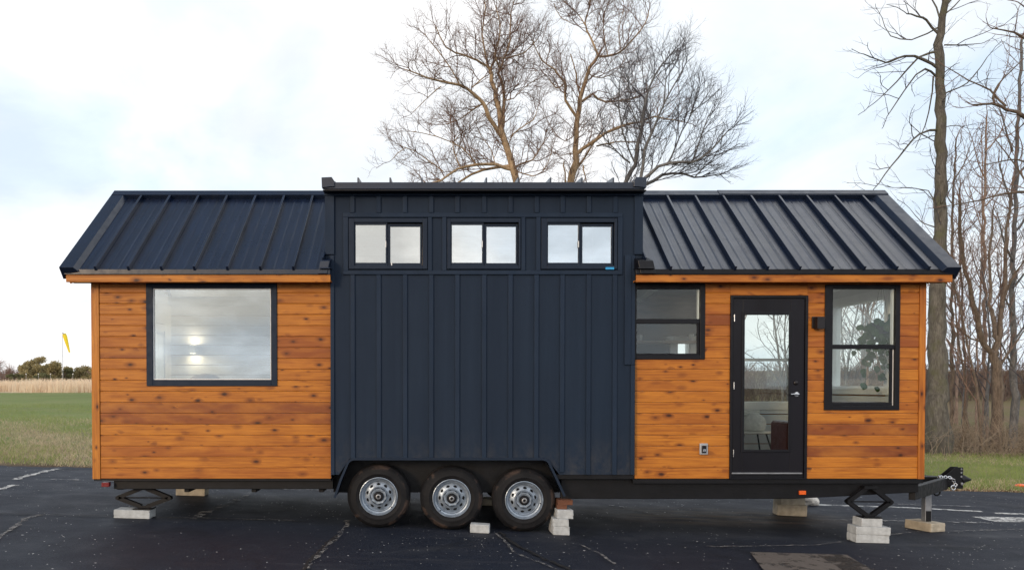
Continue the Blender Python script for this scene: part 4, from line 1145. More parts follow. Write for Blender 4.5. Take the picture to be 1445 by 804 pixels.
block(gpt(bx - .04, by, .314), (.30, .19, .12), cw, 'uppermost block of the brownish pile under the far rail, right side', rz=.05, group=CG)
# crumpled white bag and orange scrap
def lump(name, loc, size, mat, label, cat, seed, n=3, amp=.2):
    import bmesh
    bm = bmesh.new(); bmesh.ops.create_icosphere(bm, subdivisions=n, radius=1.0); r = random.Random(seed)
    dirs = [Vector((r.gauss(0, 1), r.gauss(0, 1), r.gauss(0, 1))).normalized() for _ in range(18)]; am = [r.uniform(-amp, amp) for _ in dirs]
    for v in bm.verts:
        d = v.co.normalized(); k = 1 + sum(a * max(0, d.dot(q)) ** 6 for a, q in zip(am, dirs)) + r.gauss(0, amp * .12)
        v.co = Vector((d.x * size[0] * k, d.y * size[1] * k, max(-.6, d.z * k) * size[2]))
    z0 = min(v.co.z for v in bm.verts); bmesh.ops.translate(bm, vec=(0, 0, -z0), verts=bm.verts)
    me = bpy.data.meshes.new(name); bm.to_mesh(me); bm.free(); o = link(name, me, mat); o.location = loc; return tag(o, label, cat)
g_ = G(1143, 712.3)
lump('crumpled_bag', (g_[0], g_[1], g_[2]), (.17, .12, .095), M['fur'], 'crumpled off-white bag lying on the asphalt behind the chassis', 'bag', 4)
g_ = G(1438, 688)
lump('plastic_scrap', (g_[0] + .05, g_[1], gz(g_[0], g_[1]) - .01), (.13, .07, .035), M['orange'], 'small orange scrap at the grass edge on the far right', 'litter', 8)

# ------------------------------------------------------------------ furniture seen through the glass
FZ = .66
bed = empty('bed', (-2.9, 1.35, FZ), 'high platform bed with pale bedding behind the picture window', 'bed')
mb = MB(); mb.box(-.95, .95, -.6, .82, .002, .72); obj('base', mb, M['white_wall'], bed, .01)
mb = MB(); mb.box(-.93, .93, -.58, .80, .722, .98); obj('mattress', mb, M['bedding'], bed, .05, seg=4)
o = lump('pillow', (WX(292, 1.9), 1.88, FZ + .985), (.25, .14, .13), M['linen'], 'brown pillow on the bed under the wall lamp', 'pillow', 21, 3, .08)
ch = empty('chair', (WX(1062, 1.5), 1.55, FZ), 'slim black metal leg chair seen through the door glass', 'chair')
mb = MB(); mb.box(-.24, .24, -.22, .22, .375, .405); obj('seat', mb, M['fur'], ch, .012)
for sx_ in (-1, 1):
    for sy_ in (-1, 1):
        mb = MB(); mb.tube([(sx_ * .15, sy_ * .14, .374), (sx_ * .24, sy_ * .22, .002)], .012, 8); obj('leg', mb, M['black'], ch)
mb = MB(); mb.prism([(-.22, .41), (.17, .41), (.22, .68), (-.20, .70)], .20, .235); obj('backrest', mb, M['fur'], ch, .015)
o = lump('cushion', (WX(1064, 1.45), 1.50, FZ + .408), (.19, .09, .15), M['fur'], 'white fleecy cushion standing on the chair inside the door', 'cushion', 3, 3, .12)
so_ = empty('sofa', (5.15, .62, FZ), 'dark red-brown leather sofa behind the right window', 'sofa')
mb = MB(); mb.box(-.62, .28, -.40, .40, .04, .42); obj('seat', mb, M['leather'], so_, .04, seg=3)
mb = MB(); mb.box(-.62, .28, -.42, -.22, .422, .83); obj('backrest', mb, M['leather'], so_, .05, seg=3)
for s_ in (-1, 1):
    mb = MB(); mb.box(-.80 if s_ < 0 else .282, -.622 if s_ < 0 else .40, -.42, .42, .04, .58); obj('armrest', mb, M['leather'], so_, .05, seg=3)
# hanging vine
pl_ = empty('hanging_plant', (WX(1238, .36), .36, 0), 'trailing dark green vine in a hanging pot behind the right window', 'plant', absolute=True)
cx_, cz_ = WX(1242, .36), WZ(462, .36)
mb = MB(); mb.lathe([(.0, -.075), (.06, -.075), (.085, -.02), (.095, .05), (.088, .055), (.075, .0), (0, .0)], 24, (cx_, .36, cz_), 'z'); obj('pot', mb, M['pot'], pl_, smooth=True)
mb = MB()
for a in (0, 2.1, 4.2): mb.tube([(cx_ + .09 * math.cos(a), .36 + .09 * math.sin(a), cz_ + .05), (cx_, .36, 3.0)], .002, 5)
obj('cord', mb, M['pot'], pl_)
vn = MB(); lf = MB(); r = random.Random(17)
def leaf(p, s, a, tilt):
    d = Vector((math.cos(a) * math.cos(tilt), r.uniform(-.5, .5), math.sin(tilt) - .35)).normalized(); u = d.cross(Vector((0, 1, r.uniform(-.3, .3)))).normalized(); n_ = u.cross(d)
    P = Vector(p); pr = [(0, 0), (.18, .42), (.5, .5), (.8, .28), (1.05, 0), (.8, -.28), (.5, -.5), (.18, -.42)]
    lf.quad([P + d * s * a_ + u * s * b_ + n_ * (abs(b_) * .2 * s) for a_, b_ in pr])
ends = [(1212, 494), (1222, 520), (1217, 540), (1235, 505), (1246, 528), (1243, 545), (1255, 515), (1228, 470), (1218, 478), (1256, 485), (1250, 470), (1238, 480)]
for (ex, ey) in ends:
    a = Vector((cx_ + r.uniform(-.05, .05), .36 + r.uniform(-.06, .06), cz_ + .04)); b = Vector(W(ex, ey, .36)); b.y = .36 + r.uniform(-.10, .10)
    mid = a.lerp(b, .35) + Vector((r.uniform(-.03, .03) + (b.x - a.x) * .35, 0, .05)); pts = []
    for k in range(9):
        q = k / 8; pts.append(a * (1 - q) ** 2 + mid * 2 * q * (1 - q) + b * q * q)
    vn.tube(pts, .0022, 5)
    for p in pts[1:]:
        if r.random() < .9: leaf(p, r.uniform(.065, .105), r.choice([r.uniform(-.8, .8), r.uniform(2.3, 4.0)]), r.uniform(-1.2, .2))
for k in range(26): leaf((cx_ + r.gauss(0, .08), .36 + r.gauss(0, .07), cz_ + r.uniform(-.02, .11)), r.uniform(.07, .11), r.uniform(0, 6.3), r.uniform(-.8, .6))
obj('vine', vn, M['leaf'], pl_); obj('leaves', lf, M['leaf'], pl_)
# dishes on the kitchen shelf
for k, (px, py) in enumerate(((902, 447), (944, 449), (975, 447), (980, 449))):
    Y = IY - .15; x = WX(px, Y); mb = MB(); h = [.09, .06, .10, .07][k]; rd = [.045, .075, .04, .05][k]
    mb.lathe([(0, .001), (rd * .6, .001), (rd, h * .6), (rd, h), (rd * .9, h), (rd * .85, h * .6), (0, .01)], 20, axis='z'); 
    o = obj('cup' if k != 1 else 'bowl', mb, M['whitepaint'], None, smooth=True); o.location = (x, Y, 2.3355)
    tag(o, ['white cup at the left end of the kitchen shelf', 'low white bowl in the middle of the kitchen shelf', 'tall white cup right of the bowl on the kitchen shelf', 'squat white cup at the right end of the kitchen shelf'][k], 'cup' if k != 1 else 'bowl', 'white dishes on the kitchen shelf')
for k, (px, py) in enumerate(((901, 494), (929, 497))):
    Y = 1.85; x = WX(px, Y); mb = MB(); mb.lathe([(0, .001), (.05, .001), (.075, .09), (.07, .17), (.05, .24), (.045, .24), (.06, .17), (0, .02)], 20, axis='z')
    o = obj('jar', mb, M['whitepaint'], None, smooth=True); o.location = (x, Y, 1.562)
    tag(o, ['white jar on the kitchen counter at the window corner', 'white jar on the kitchen counter right of its twin'][k], 'jar', 'white jars on the kitchen counter')

# ------------------------------------------------------------------ bare trees
class Wood:
    """collects tapering branch paths and turns them into one mesh"""
    def __init__(s): s.g = {}
    def add(s, pts, rad, k):
        pts = np.asarray(pts, float); rad = np.asarray(rad, float)
        s.g.setdefault((len(pts), k), []).append((pts, rad))
    def build(s, name, mat, parent, origin=(0, 0, 0)):
        V = []; Fq = []; off = 0
        for (n, k), lst in s.g.items():
            P = np.stack([p for p, _ in lst]); R = np.stack([r for _, r in lst]); m = len(lst)
            T = np.gradient(P, axis=1); T /= np.linalg.norm(T, axis=2, keepdims=True) + 1e-9
            ref = np.where(np.abs(T[:, :1, 2:3]) < .8, np.array([0, 0, 1.0]), np.array([0, 1.0, 0])); ref = np.repeat(ref, n, 1)
            U = np.cross(T, ref); U /= np.linalg.norm(U, axis=2, keepdims=True) + 1e-9
            Wv = np.cross(U, T); a = np.arange(k) * 2 * PI / k
            ring_ = P[:, :, None, :] + R[:, :, None, None] * (np.cos(a)[None, None, :, None] * U[:, :, None, :] + np.sin(a)[None, None, :, None] * Wv[:, :, None, :])
            V.append(ring_.reshape(-1, 3)); ix = np.arange(m * n * k).reshape(m, n, k) + off
            A = ix[:, :-1, :]; B = ix[:, 1:, :]
            Fq.append(np.stack([A, np.roll(A, -1, 2), np.roll(B, -1, 2), B], -1).reshape(-1, 4)); off += m * n * k
        if not V: return None
        return npmesh(name, np.concatenate(V) - np.array(origin), np.concatenate(Fq), mat, parent, smooth=True)
def unit(v): return v / (np.linalg.norm(v) + 1e-9)
def wander(r, p, d, L, n, curl, up):
    pts = [np.array(p, float)]; d = unit(np.array(d, float)); st = L / n
    for i in range(n):
        d = unit(d + r.normal(0, curl, 3) + np.array([0, 0, up])); pts.append(pts[-1] + d * st)
    return np.array(pts)
def along(pts, q):
    f = q * (len(pts) - 1); i = min(int(f), len(pts) - 2); u = f - i
    return pts[i] * (1 - u) + pts[i + 1] * u, unit(pts[i + 1] - pts[i])
def side_dir(r, tn, ang, flat=1.0):
    q = r.normal(0, 1, 3); q[1] *= flat; q = unit(q - tn * q.dot(tn)); return tn * math.cos(ang) + q * math.sin(ang)
def sprout(wd, r, path, rad, L, lv, S):
    """children along a path; S = list per level of (spacing, length range, radius, segments, sides, curl, up, angle range, start)"""
    if lv >= len(S): return
    sp_, (l0, l1), rr, n, k, curl, up, (a0, a1), st = S[lv]
    cnt = max(1, int(L / sp_ * r.uniform(.8, 1.2)))
    for c in range(cnt):
        q = st + (1 - st) * (c + r.random()) / cnt; q = min(q, .995); p, tn = along(path, q)
        l = r.uniform(l0, l1) * (1.15 - .55 * q)
        if lv > 0: l = min(l, L * .85)
        pr = np.interp(q, np.linspace(0, 1, len(rad)), rad); r0 = min(rr * r.uniform(.75, 1.25), pr * .8)
        d = side_dir(r, tn, r.uniform(a0, a1), .85)
        if d[2] < -.35: d[2] *= -.4
        b = wander(r, p, d, l, n, curl, up); br_ = np.linspace(r0, r0 * .45, n + 1)
        wd.add(b, br_, k); sprout(wd, r, b, br_, l, lv + 1, S)
def smooth_path(P, Rr, step):
    """Catmull-Rom through the control points, with small natural kinks"""
    P = np.asarray(P, float); out = []; ro = []
    for i in range(len(P) - 1):
        p0, p1, p2, p3 = P[max(0, i - 1)], P[i], P[i + 1], P[min(len(P) - 1, i + 2)]
        l = np.linalg.norm(p2 - p1); q0 = np.linalg.norm(p0 - p1); q3 = np.linalg.norm(p3 - p2)
        if q0 > 2 * l: p0 = p1 + (p0 - p1) * (2 * l / q0)
        if q3 > 2 * l: p3 = p2 + (p3 - p2) * (2 * l / q3)
        if l > 4 * max(min(q0, 9), min(q3, 9), .3): p0 = p1 - (p2 - p1); p3 = p2 + (p2 - p1)
        n = max(2, int(np.linalg.norm(p2 - p1) / step))
        for q in np.arange(n) / n:
            out.append(.5 * ((2 * p1) + (-p0 + p2) * q + (2 * p0 - 5 * p1 + 4 * p2 - p3) * q * q + (-p0 + 3 * p1 - 3 * p2 + p3) * q ** 3)); ro.append(Rr[i] * (1 - q) + Rr[i + 1] * q)
    out.append(P[-1]); ro.append(Rr[-1]); return np.array(out), np.array(ro)
def traced_tree(name, base, limbs, Y0, S, barkm, twigm, label, seed, conv, group=None, rs_=1.0):
    """limbs: (points in the photograph, start radius, end radius, depth drift per metre, twigs?)"""
    r = np.random.default_rng(seed); org = np.array(base)
    root = empty(name, base, label, 'tree', group); tw = Wood(); tr = Wood()
    for (px, r0, r1, drift, leafy) in limbs:
        pts = []; y = Y0 if not isinstance(drift, tuple) else Y0 + drift[1]; dr = drift if not isinstance(drift, tuple) else drift[0]; last = None
        for q in px:
            X, Yc = conv(*q); p = np.array(W(X, Yc, y))
            if last is not None: y += dr * np.linalg.norm(p - last); p = np.array(W(X, Yc, y))
            pts.append(p); last = p
        if leafy == 'trunk': pts[0] = org.copy()
        rads = np.linspace(r0, r1, len(pts)) * rs_ if not isinstance(r0, list) else np.array(r0); r0 = float(rads[0]); path, rr = smooth_path(pts, rads, .35)
        path[1:-1] += r.normal(0, .035, path[1:-1].shape) * np.minimum(1, rr[1:-1, None] * 14); L = float(np.linalg.norm(np.diff(path, axis=0), axis=1).sum())
        tr.add(path, rr * (1 + r.normal(0, .05, len(rr))), 9 if r0 > .05 else 6)
        if leafy:
            SS = [list(s_) for s_ in S]
            if leafy == 'trunk': SS[0][8] = .45; SS[0][0] *= 1.4
            if leafy == 'tip': SS[0][8] = .25
            sprout(tw, r, path, rr, L, 0, [tuple(s_) for s_ in SS])
            b = wander(r, path[-1], path[-1] - path[-3], r.uniform(.4, .8), 6, .16, .03); br_ = np.linspace(rr[-1], .008, 7); tw.add(b, br_, 4); sprout(tw, r, b, br_, .8, 1, S)
    tr.build('trunk', barkm, root, org); tw.build('crown', twigm, root, org)
    return root
M['bark_warm'] = bark_mat('sunlit_grey_bark', (.26, .185, .115), (.62, .46, .30))  # low sun's warmth is put into this bark colour
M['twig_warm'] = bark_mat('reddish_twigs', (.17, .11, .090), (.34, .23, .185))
M['bark_grey'] = bark_mat('grey_and_shaded_bark', (.10, .10, .104), (.25, .245, .24))  # darker copy: the low spreading tree's shade is put into the colour
M['twig_grey'] = bark_mat('grey_and_shaded_twigs', (.075, .072, .085), (.15, .14, .15))  # twig colour darkened to carry the low spreading tree's shade
M['bark_moss'] = bark_mat('mossy_grey_bark', (.085, .078, .068), (.21, .195, .17), (.11, .112, .065))
M['bark_brown'] = bark_mat('brown_bark', (.10, .078, .062), (.25, .20, .16))
M['bark_pink'] = bark_mat('pale_pinkish_bark', (.22, .155, .12), (.46, .34, .27))

S1 = [(.27, (.75, 1.95), .019, 8, 4, .20, .07, (.5, 1.15), .12), (.155, (.5, 1.2), .0105, 6, 3, .22, .05, (.4, 1.0), .12), (.16, (.22, .58), .0068, 4, 3, .22, .03, (.4, .95), .15), (.22, (.14, .34), .0052, 3, 3, .2, .02, (.4, .9), .2)]
z3 = lambda x, y: (540 + x / 3.034, y / 3.034)
z4 = lambda x, y: (760 + x / 2.977, y / 2.977)
ya = 19.0
base = lambda px, Y: (WX(px, Y), Y, gz(WX(px, Y), Y) - .05)
T1 = [([(560, 1500), (568, 800), (555, 710), (520, 610), (500, 520), (490, 430), (470, 360), (455, 305)], .26, .10, .0, 'trunk'),
      ([(455, 305), (430, 288), (400, 270), (350, 250), (270, 215), (228, 130)], .09, .030, -.25, True),
      ([(460, 310), (480, 270), (520, 258), (600, 240), (660, 180)], .08, .028, .3, True),
      ([(455, 305), (440, 240), (425, 160), (440, 60), (430, 0)], .07, .025, .25, True),
      ([(505, 570), (520, 480), (515, 400), (495, 320), (505, 290), (540, 190), (545, 80), (560, 20)], .13, .028, .22, True),
      ([(498, 300), (478, 240), (492, 200), (500, 120), (480, 40)], .07, .024, -.2, True),
      ([(510, 595), (450, 510), (430, 450), (390, 410), (330, 375), (230, 355), (160, 330), (95, 308)], .15, .026, -.3, True),
      ([(330, 375), (290, 300), (220, 210), (180, 160)], .05, .02, -.1, True), ([(430, 450), (380, 480), (330, 520), (270, 540)], .05, .02, .4, True),
      ([(250, 380), (200, 420), (130, 490)], .035, .016, .2, True),
      ([(555, 732), (480, 715), (400, 710), (320, 730), (250, 775), (180, 800)], .12, .05, -.25, True),
      ([(545, 715), (430, 732), (330, 785), (250, 830)], .10, .04, .35, True),
      ([(260, 740), (180, 680), (100, 640), (40, 690)], .04, .018, .1, True), ([(330, 720), (300, 620), (360, 560), (430, 500)], .04, .018, .4, True), ([(400, 710), (340, 640), (230, 590), (120, 570)], .045, .018, -.3, True), ([(480, 712), (460, 640), (420, 590), (400, 540)], .035, .016, .5, True),
      ([(560, 720), (640, 690), (672, 640), (700, 590)], .06, .02, .35, True), ([(545, 600), (580, 560), (640, 520), (660, 470)], .05, .02, -.3, True), ([(520, 440), (560, 430), (600, 390), (640, 360)], .04, .018, .3, True), ([(575, 740), (640, 760), (690, 730), (720, 660)], .04, .018, -.2, True),
      ([(380, 385), (420, 350), (445, 335)], .05, .03, .2, True)]
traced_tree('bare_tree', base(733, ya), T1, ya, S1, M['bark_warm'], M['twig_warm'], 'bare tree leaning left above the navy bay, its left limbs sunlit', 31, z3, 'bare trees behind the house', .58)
T2 = [([(110, 1500), (132, 780), (150, 690), (155, 580), (165, 460), (180, 390), (210, 300), (246, 245)], .25, .085, .0, 'trunk'),
      ([(246, 245), (215, 170), (190, 110), (212, 30), (205, -40)], .075, .03, .2, True), ([(250, 250), (320, 240), (380, 190), (440, 110), (455, 60)], .075, .025, -.2, True),
      ([(190, 120), (160, 70), (100, 20)], .04, .02, .1, True), ([(285, 245), (270, 170), (265, 80), (300, 10)], .04, .02, .3, True), ([(340, 225), (330, 140), (350, 60)], .035, .018, -.3, True),
      ([(178, 435), (220, 405), (280, 435), (400, 420), (470, 380)], .085, .03, .35, True), ([(160, 505), (110, 425), (105, 360), (60, 300), (10, 265), (-30, 180)], .10, .026, -.3, True),
      ([(105, 360), (70, 380), (30, 330)], .05, .02, .3, True), ([(172, 420), (152, 320), (130, 240)], .06, .035, .25, False),
      ([(150, 660), (230, 600), (320, 545), (420, 520), (480, 500), (600, 520)], .13, .03, -.35, True), ([(138, 745), (200, 650), (270, 547)], .09, .045, .3, False), ([(240, 620), (340, 600), (430, 610)], .06, .025, .3, True),
      ([(112, 775), (108, 730), (104, 682)], .06, .045, -.1, False), ([(185, 700), (190, 740), (205, 790)], .05, .03, .1, False), ([(60, 30), (90, 90), (180, 130)], .03, .02, .1, True), ([(205, 320), (260, 340), (330, 300), (360, 250)], .04, .018, .3, True), ([(160, 560), (110, 600), (60, 560), (20, 480)], .04, .018, .2, True), ([(150, 640), (90, 660), (30, 620)], .03, .015, -.3, True)]
yb_ = 20.5
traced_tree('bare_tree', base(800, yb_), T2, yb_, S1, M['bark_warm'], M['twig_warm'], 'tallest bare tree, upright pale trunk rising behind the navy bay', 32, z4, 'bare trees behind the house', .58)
S3 = [(.31, (.8, 2.1), .016, 7, 4, .12, .08, (.35, .85), .12), (.18, (.5, 1.2), .0092, 6, 3, .14, .05, (.35, .8), .12), (.19, (.25, .58), .0062, 4, 3, .16, .03, (.35, .8), .15), (.28, (.14, .34), .0050, 3, 3, .18, .02, (.35, .8), .2)]
T3 = [([(380, 1450), (360, 775), (400, 690), (425, 560), (440, 450), (480, 330), (560, 225)], .16, .03, .0, 'trunk'), ([(420, 790), (440, 640), (470, 560), (520, 440), (600, 300)], .11, .028, (-.15, -.4), True),
      ([(420, 770), (470, 740), (540, 690), (640, 690), (715, 640), (785, 560)], .12, .03, (-.3, -.3), True), ([(420, 785), (480, 765), (560, 730), (650, 750), (765, 735)], .12, .028, (.25, .2), True),
      ([(400, 690), (350, 560), (330, 420), (340, 330)], .06, .022, .3, True), ([(380, 690), (320, 640), (250, 560)], .05, .02, -.3, True), ([(540, 690), (580, 600), (640, 470), (660, 380)], .055, .02, .2, True), ([(470, 560), (440, 420), (430, 280)], .05, .02, .3, True),
      ([(640, 690), (680, 560), (720, 470)], .045, .02, -.2, True), ([(425, 560), (380, 450), (370, 330)], .045, .02, -.3, True), ([(520, 440), (530, 330), (510, 240)], .04, .018, .25, True), ([(650, 750), (700, 700), (790, 640)], .04, .018, -.2, True)]
yc = 17.0
traced_tree('bare_tree', base(885, yc), T3, yc, S3, M['bark_grey'], M['twig_grey'], 'low spreading tree with shade-darkened twigs behind the right end of the navy bay', 33, z4, 'bare trees behind the house', .58)
# the tall trunk right of the house and its neighbours
S4 = [(.60, (.7, 1.9), .014, 7, 4, .16, .03, (.5, 1.2), .15), (.30, (.35, .9), .0075, 5, 3, .2, .03, (.4, 1.0), .15), (.30, (.2, .45), .0050, 3, 3, .2, .02, (.4, .9), .2)]
z2 = lambda x, y: (1180 + x / 2.366, y / 2.366)
yd = 14.6
T4 = [([(346, 1514), (340, 1460), (336, 1350), (340, 900), (341, 600), (335, 330), (336, 120), (345, 20), (340, -160)], [.44, .41, .31, .205, .165, .135, .115, .09, .05], .11, .0, 'trunk'),
      ([(326, 122), (290, 80), (255, 62), (222, 58)], .06, .025, -.2, True), ([(327, 236), (280, 205), (210, 195), (155, 217), (80, 190)], .075, .02, -.25, True), ([(322, 182), (265, 200), (190, 280), (130, 340)], .055, .018, .3, True),
      ([(320, 262), (280, 240), (232, 290), (160, 395)], .055, .016, -.4, True), ([(312, 262), (300, 380), (255, 500)], .04, .014, .3, False), ([(326, 440), (265, 455), (200, 530), (118, 635)], .06, .016, -.3, True),
      ([(350, 320), (400, 300), (445, 265), (490, 200)], .04, .016, .2, True), ([(348, 160), (400, 160), (470, 155)], .035, .014, .3, True), ([(346, 60), (380, 30), (420, -10)], .04, .016, -.2, True), ([(330, 100), (240, 140), (170, 130), (140, 70)], .035, .014, .3, True),
      ([(330, 70), (300, 0), (280, -60)], .04, .016, .2, True), ([(345, 40), (400, -30), (440, -110)], .05, .018, .1, True), ([(338, -60), (270, -130)], .05, .018, .3, True), ([(322, 690), (300, 640), (200, 630)], .035, .012, .2, True), ([(322, 760), (280, 745), (240, 700)], .03, .012, .2, True), ([(352, 430), (395, 425), (430, 435)], .02, .01, .1, True)]
traced_tree('tall_bare_tree', (WX(1325, yd), yd, gz(WX(1325, yd), yd) - .06), T4, yd, S4, M['bark_moss'], M['twig_grey'], 'thick straight mossy trunk just right of the house, branchless below', 41, z2, None, .68)
ye = 13.6
T5 = [([(720, 1510), (715, 1100), (705, 640), (690, 300), (700, -100)], .34, .16, .0, 'trunk'),
      ([(705, 640), (640, 640), (550, 650), (480, 670), (365, 690)], .07, .016, .25, True), ([(700, 500), (625, 410), (560, 370), (510, 352), (445, 357)], .10, .03, -.25, True), ([(515, 350), (515, 310), (545, 270), (600, 215)], .05, .02, .2, True),
      ([(555, 362), (500, 310), (430, 275), (360, 235)], .045, .014, .2, True), ([(690, 250), (627, 150), (580, 120), (505, 105)], .07, .02, -.2, True), ([(700, 600), (620, 545), (560, 540), (470, 560)], .05, .016, -.3, True), ([(690, 260), (640, 70), (590, 20)], .05, .02, .3, True),
      ([(705, 760), (620, 690), (560, 720)], .04, .016, .1, True), ([(640, 640), (590, 560), (520, 470)], .04, .016, .3, True), ([(625, 410), (590, 440), (570, 455)], .03, .014, .2, True), ([(695, 200), (740, 60), (800, -60)], .09, .03, .2, True), ([(705, 640), (800, 560), (900, 520)], .09, .03, .2, True)]
traced_tree('bare_tree', (WX(1484, ye), ye, gz(WX(1484, ye), ye) - .06), T5, ye, S4, M['bark_brown'], M['twig_warm'], 'tree past the right frame edge reaching long drooping branches leftward', 42, z2, None, .72)
z5 = lambda x, y: (1295 + x / 2.173, 330 + y / 2.173)
yf = 17.0
S5 = [(.45, (.8, 2.0), .014, 7, 4, .15, .06, (.35, .9), .2), (.34, (.4, .9), .0075, 5, 3, .18, .04, (.4, .9), .15), (.30, (.2, .45), .0050, 3, 3, .2, .03, (.4, .9), .2)]
T6 = [([(238, 690), (240, 640), (246, 520), (240, 400), (232, 365)], .20, .15, .0, False), ([(232, 370), (205, 335), (180, 250), (150, 150), (130, 40), (120, -100)], .11, .03, -.2, True), ([(236, 372), (246, 330), (255, 220), (265, 50), (285, -160)], .12, .03, .15, True),
      ([(246, 330), (225, 240), (215, 100), (225, -80)], .08, .025, .3, True), ([(240, 420), (280, 360), (320, 300)], .05, .02, .2, True), ([(205, 335), (160, 320), (110, 280)], .04, .018, .3, True), ([(255, 220), (290, 130), (330, 60)], .05, .02, -.3, True)]
traced_tree('forked_tree', (WX(1405, yf), yf, gz(WX(1405, yf), yf) - .06), T6, yf, S5, M['bark_brown'], M['twig_warm'], 'forked brown tree splitting low, between the mossy trunk and right edge', 43, z5)
yg = 20.0
for i, (px, r0, mat, lab) in enumerate([(1343, .085, 'bark_brown', 'thin straight brown sapling close right of the mossy trunk'), (1391, .10, 'bark_pink', 'slender pale trunk just left of the forked brown tree'), (1431, .14, 'bark_grey', 'slim dark grey trunk curving near the right edge'), (1378, .06, 'bark_pink', 'thinnest pale pinkish sapling in the gap between the trunks'), (1364, .07, 'bark_brown', 'thin leaning brown sapling midway between mossy and forked trunks')]):
    Y = yg + [0, 1.5, -2, 6, 3][i]; k = i * 17
    conv_ = lambda x, y: (x, y)
    Tt = [([(px + 1, 640), (px, 560), (px + [0, -3, -4, 3, -8][i], 430), (px + [-2, -5, -2, 5, -14][i], 300), (px + [2, -4, 4, 3, -12][i], [200, 170, 60, 190, 260][i])], r0, r0 * .3, .02, 'trunk')]
    for q in range(9):
        yy = 520 - q * 38; sgn = 1 if (q + i) % 2 else -1
        if yy < [230, 200, 100, 220, 290][i]: break
        Tt.append(([(px + [0, -3, -4, 3, -8][i] * (560 - yy) / 200, yy), (px + sgn * 14, yy - 22), (px + sgn * 26, yy - 62)], r0 * .32, r0 * .12, .2 * sgn, True))
    traced_tree('sapling', (WX(px, Y), Y, gz(WX(px, Y), Y) - .05), Tt, Y, S5, M[mat], M['twig_warm'], lab, 50 + i, conv_)

# saplings of the thicket behind the right half of the house: four kinds, copied
def sapling(seed, h, r0, mats):
    r = np.random.default_rng(seed); root = empty('sapling', (0, 0, 0)); tr = Wood(); tw = Wood()
    tk = wander(r, (0, 0, -.1), (0, 0, 1), h, 12, .05, .03); rr = np.linspace(r0, r0 * .18, 13); tr.add(tk, rr, 7)
    for q in np.linspace(.22, .95, int(h * 1.9)):
        p, tn = along(tk, q); l = h * r.uniform(.22, .42) * (1.1 - .6 * q); d = side_dir(r, tn, r.uniform(.45, .9)); b = wander(r, p, d, l, 8, .12, .07); br_ = np.linspace(r0 * .38 * (1.1 - .6 * q), .008, 9); tw.add(b, br_, 4)
        sprout(tw, r, b, br_, l, 1, S5)
    tr.build('trunk', M[mats[0]], root); tw.build('crown', M[mats[1]], root); return root
protos = [sapling(301, 6.2, .045, ('bark_brown', 'twig_warm')), sapling(302, 7.4, .055, ('bark_grey', 'twig_grey')), sapling(303, 5.2, .04, ('bark_pink', 'twig_warm')), sapling(304, 8.2, .05, ('bark_pink', 'twig_warm'))]
SG = 'saplings of the thicket behind the house'
SL_ = ['slender brown sapling in the thicket seen past and through the house', 'dark grey sapling in the thicket seen past and through the house', 'short pale sapling in the thicket seen past and through the house', 'tall pinkish sapling in the thicket beyond the mossy trunk']
rs = random.Random(77); used = [False] * 4; n_ = 0
while n_ < 31:
    d = rs.uniform(24, 42); px = rs.uniform(1290, 1500)
    if n_ >= 10: px = rs.uniform(985, 1295); d = rs.uniform(26, 44)
    Y = d - CD; X = (px - PX0) / F * d
    k = rs.choice([0, 1, 2]) if px < 1290 else rs.choice([0, 1, 2, 3, 3])
    sc_f = rs.uniform(.85, 1.1) * 1.15
    if px < 1290: sc_f = (270 / F * d + 1.9) * rs.uniform(.80, .97) / [6.6, 7.8, 5.6, 8.6][k]
    loc = (X, Y, gz(X, Y) - .03); n_ += 1
    if not used[k]:
        used[k] = True; o = protos[k]; o.location = loc; o.scale = (sc_f,) * 3; o['label'] = SL_[k]; o['category'] = 'tree'; o['group'] = SG
    else: copy_tree(protos[k], loc, rs.uniform(0, 6.28), sc_f, SL_[k], SG)

# ------------------------------------------------------------------ undergrowth, grass (stuff)
r = np.random.default_rng(5); bw = Wood()
for _ in range(3000):
    Y = 13.6 + abs(r.normal(0, 3.6)); X = r.uniform(-4, 34); 
    h = r.uniform(.4, 1.5) * (1.0 if Y < 16 else 1.25); z = gz(X, Y)
    d = np.array([r.normal(0, .5), r.normal(0, .4), 1.0]); b = wander(r, (X, Y, z - .03), d, h, 7, .16, -.07); bw.add(b, np.linspace(.0075, .003, 8), 3)
    for q in range(2):
        p, tn = along(b, r.uniform(.25, .9)); bw.add(wander(r, p, side_dir(r, tn, .8), h * .4, 4, .25, .0), np.linspace(.0045, .0025, 5), 3)
M['brush'] = plant_mat('brown_brush', (.15, .115, .085), (.38, .31, .23), 1.5)
o = bw.build('undergrowth', M['brush'], None); tag(o, 'tangle of bare brown brush along the foot of the wood', kind='stuff'); o['category'] = 'brush'
bw = Wood()
for _ in range(4200):
    Y = r.uniform(50, 62); X = r.uniform(8, 90); h = r.uniform(1.2, 3.2); z = gz(X, Y)
    b = wander(r, (X, Y, z - .1), (r.normal(0, .25), 0, 1), h, 5, .16, .0); bw.add(b, np.linspace(.03, .012, 6), 3)
    for q in range(3):
        p, tn = along(b, r.uniform(.25, .9)); bw.add(wander(r, p, side_dir(r, tn, .7), h * .4, 4, .2, .03), np.linspace(.02, .010, 5), 3)
M['hedge'] = plant_mat('far_brush', (.085, .062, .055), (.19, .145, .125), .4)
o = bw.build('hedgerow', M['hedge'], None); tag(o, 'dark leafless hedgerow across the slope beyond the wood', kind='stuff'); o['category'] = 'hedgerow'

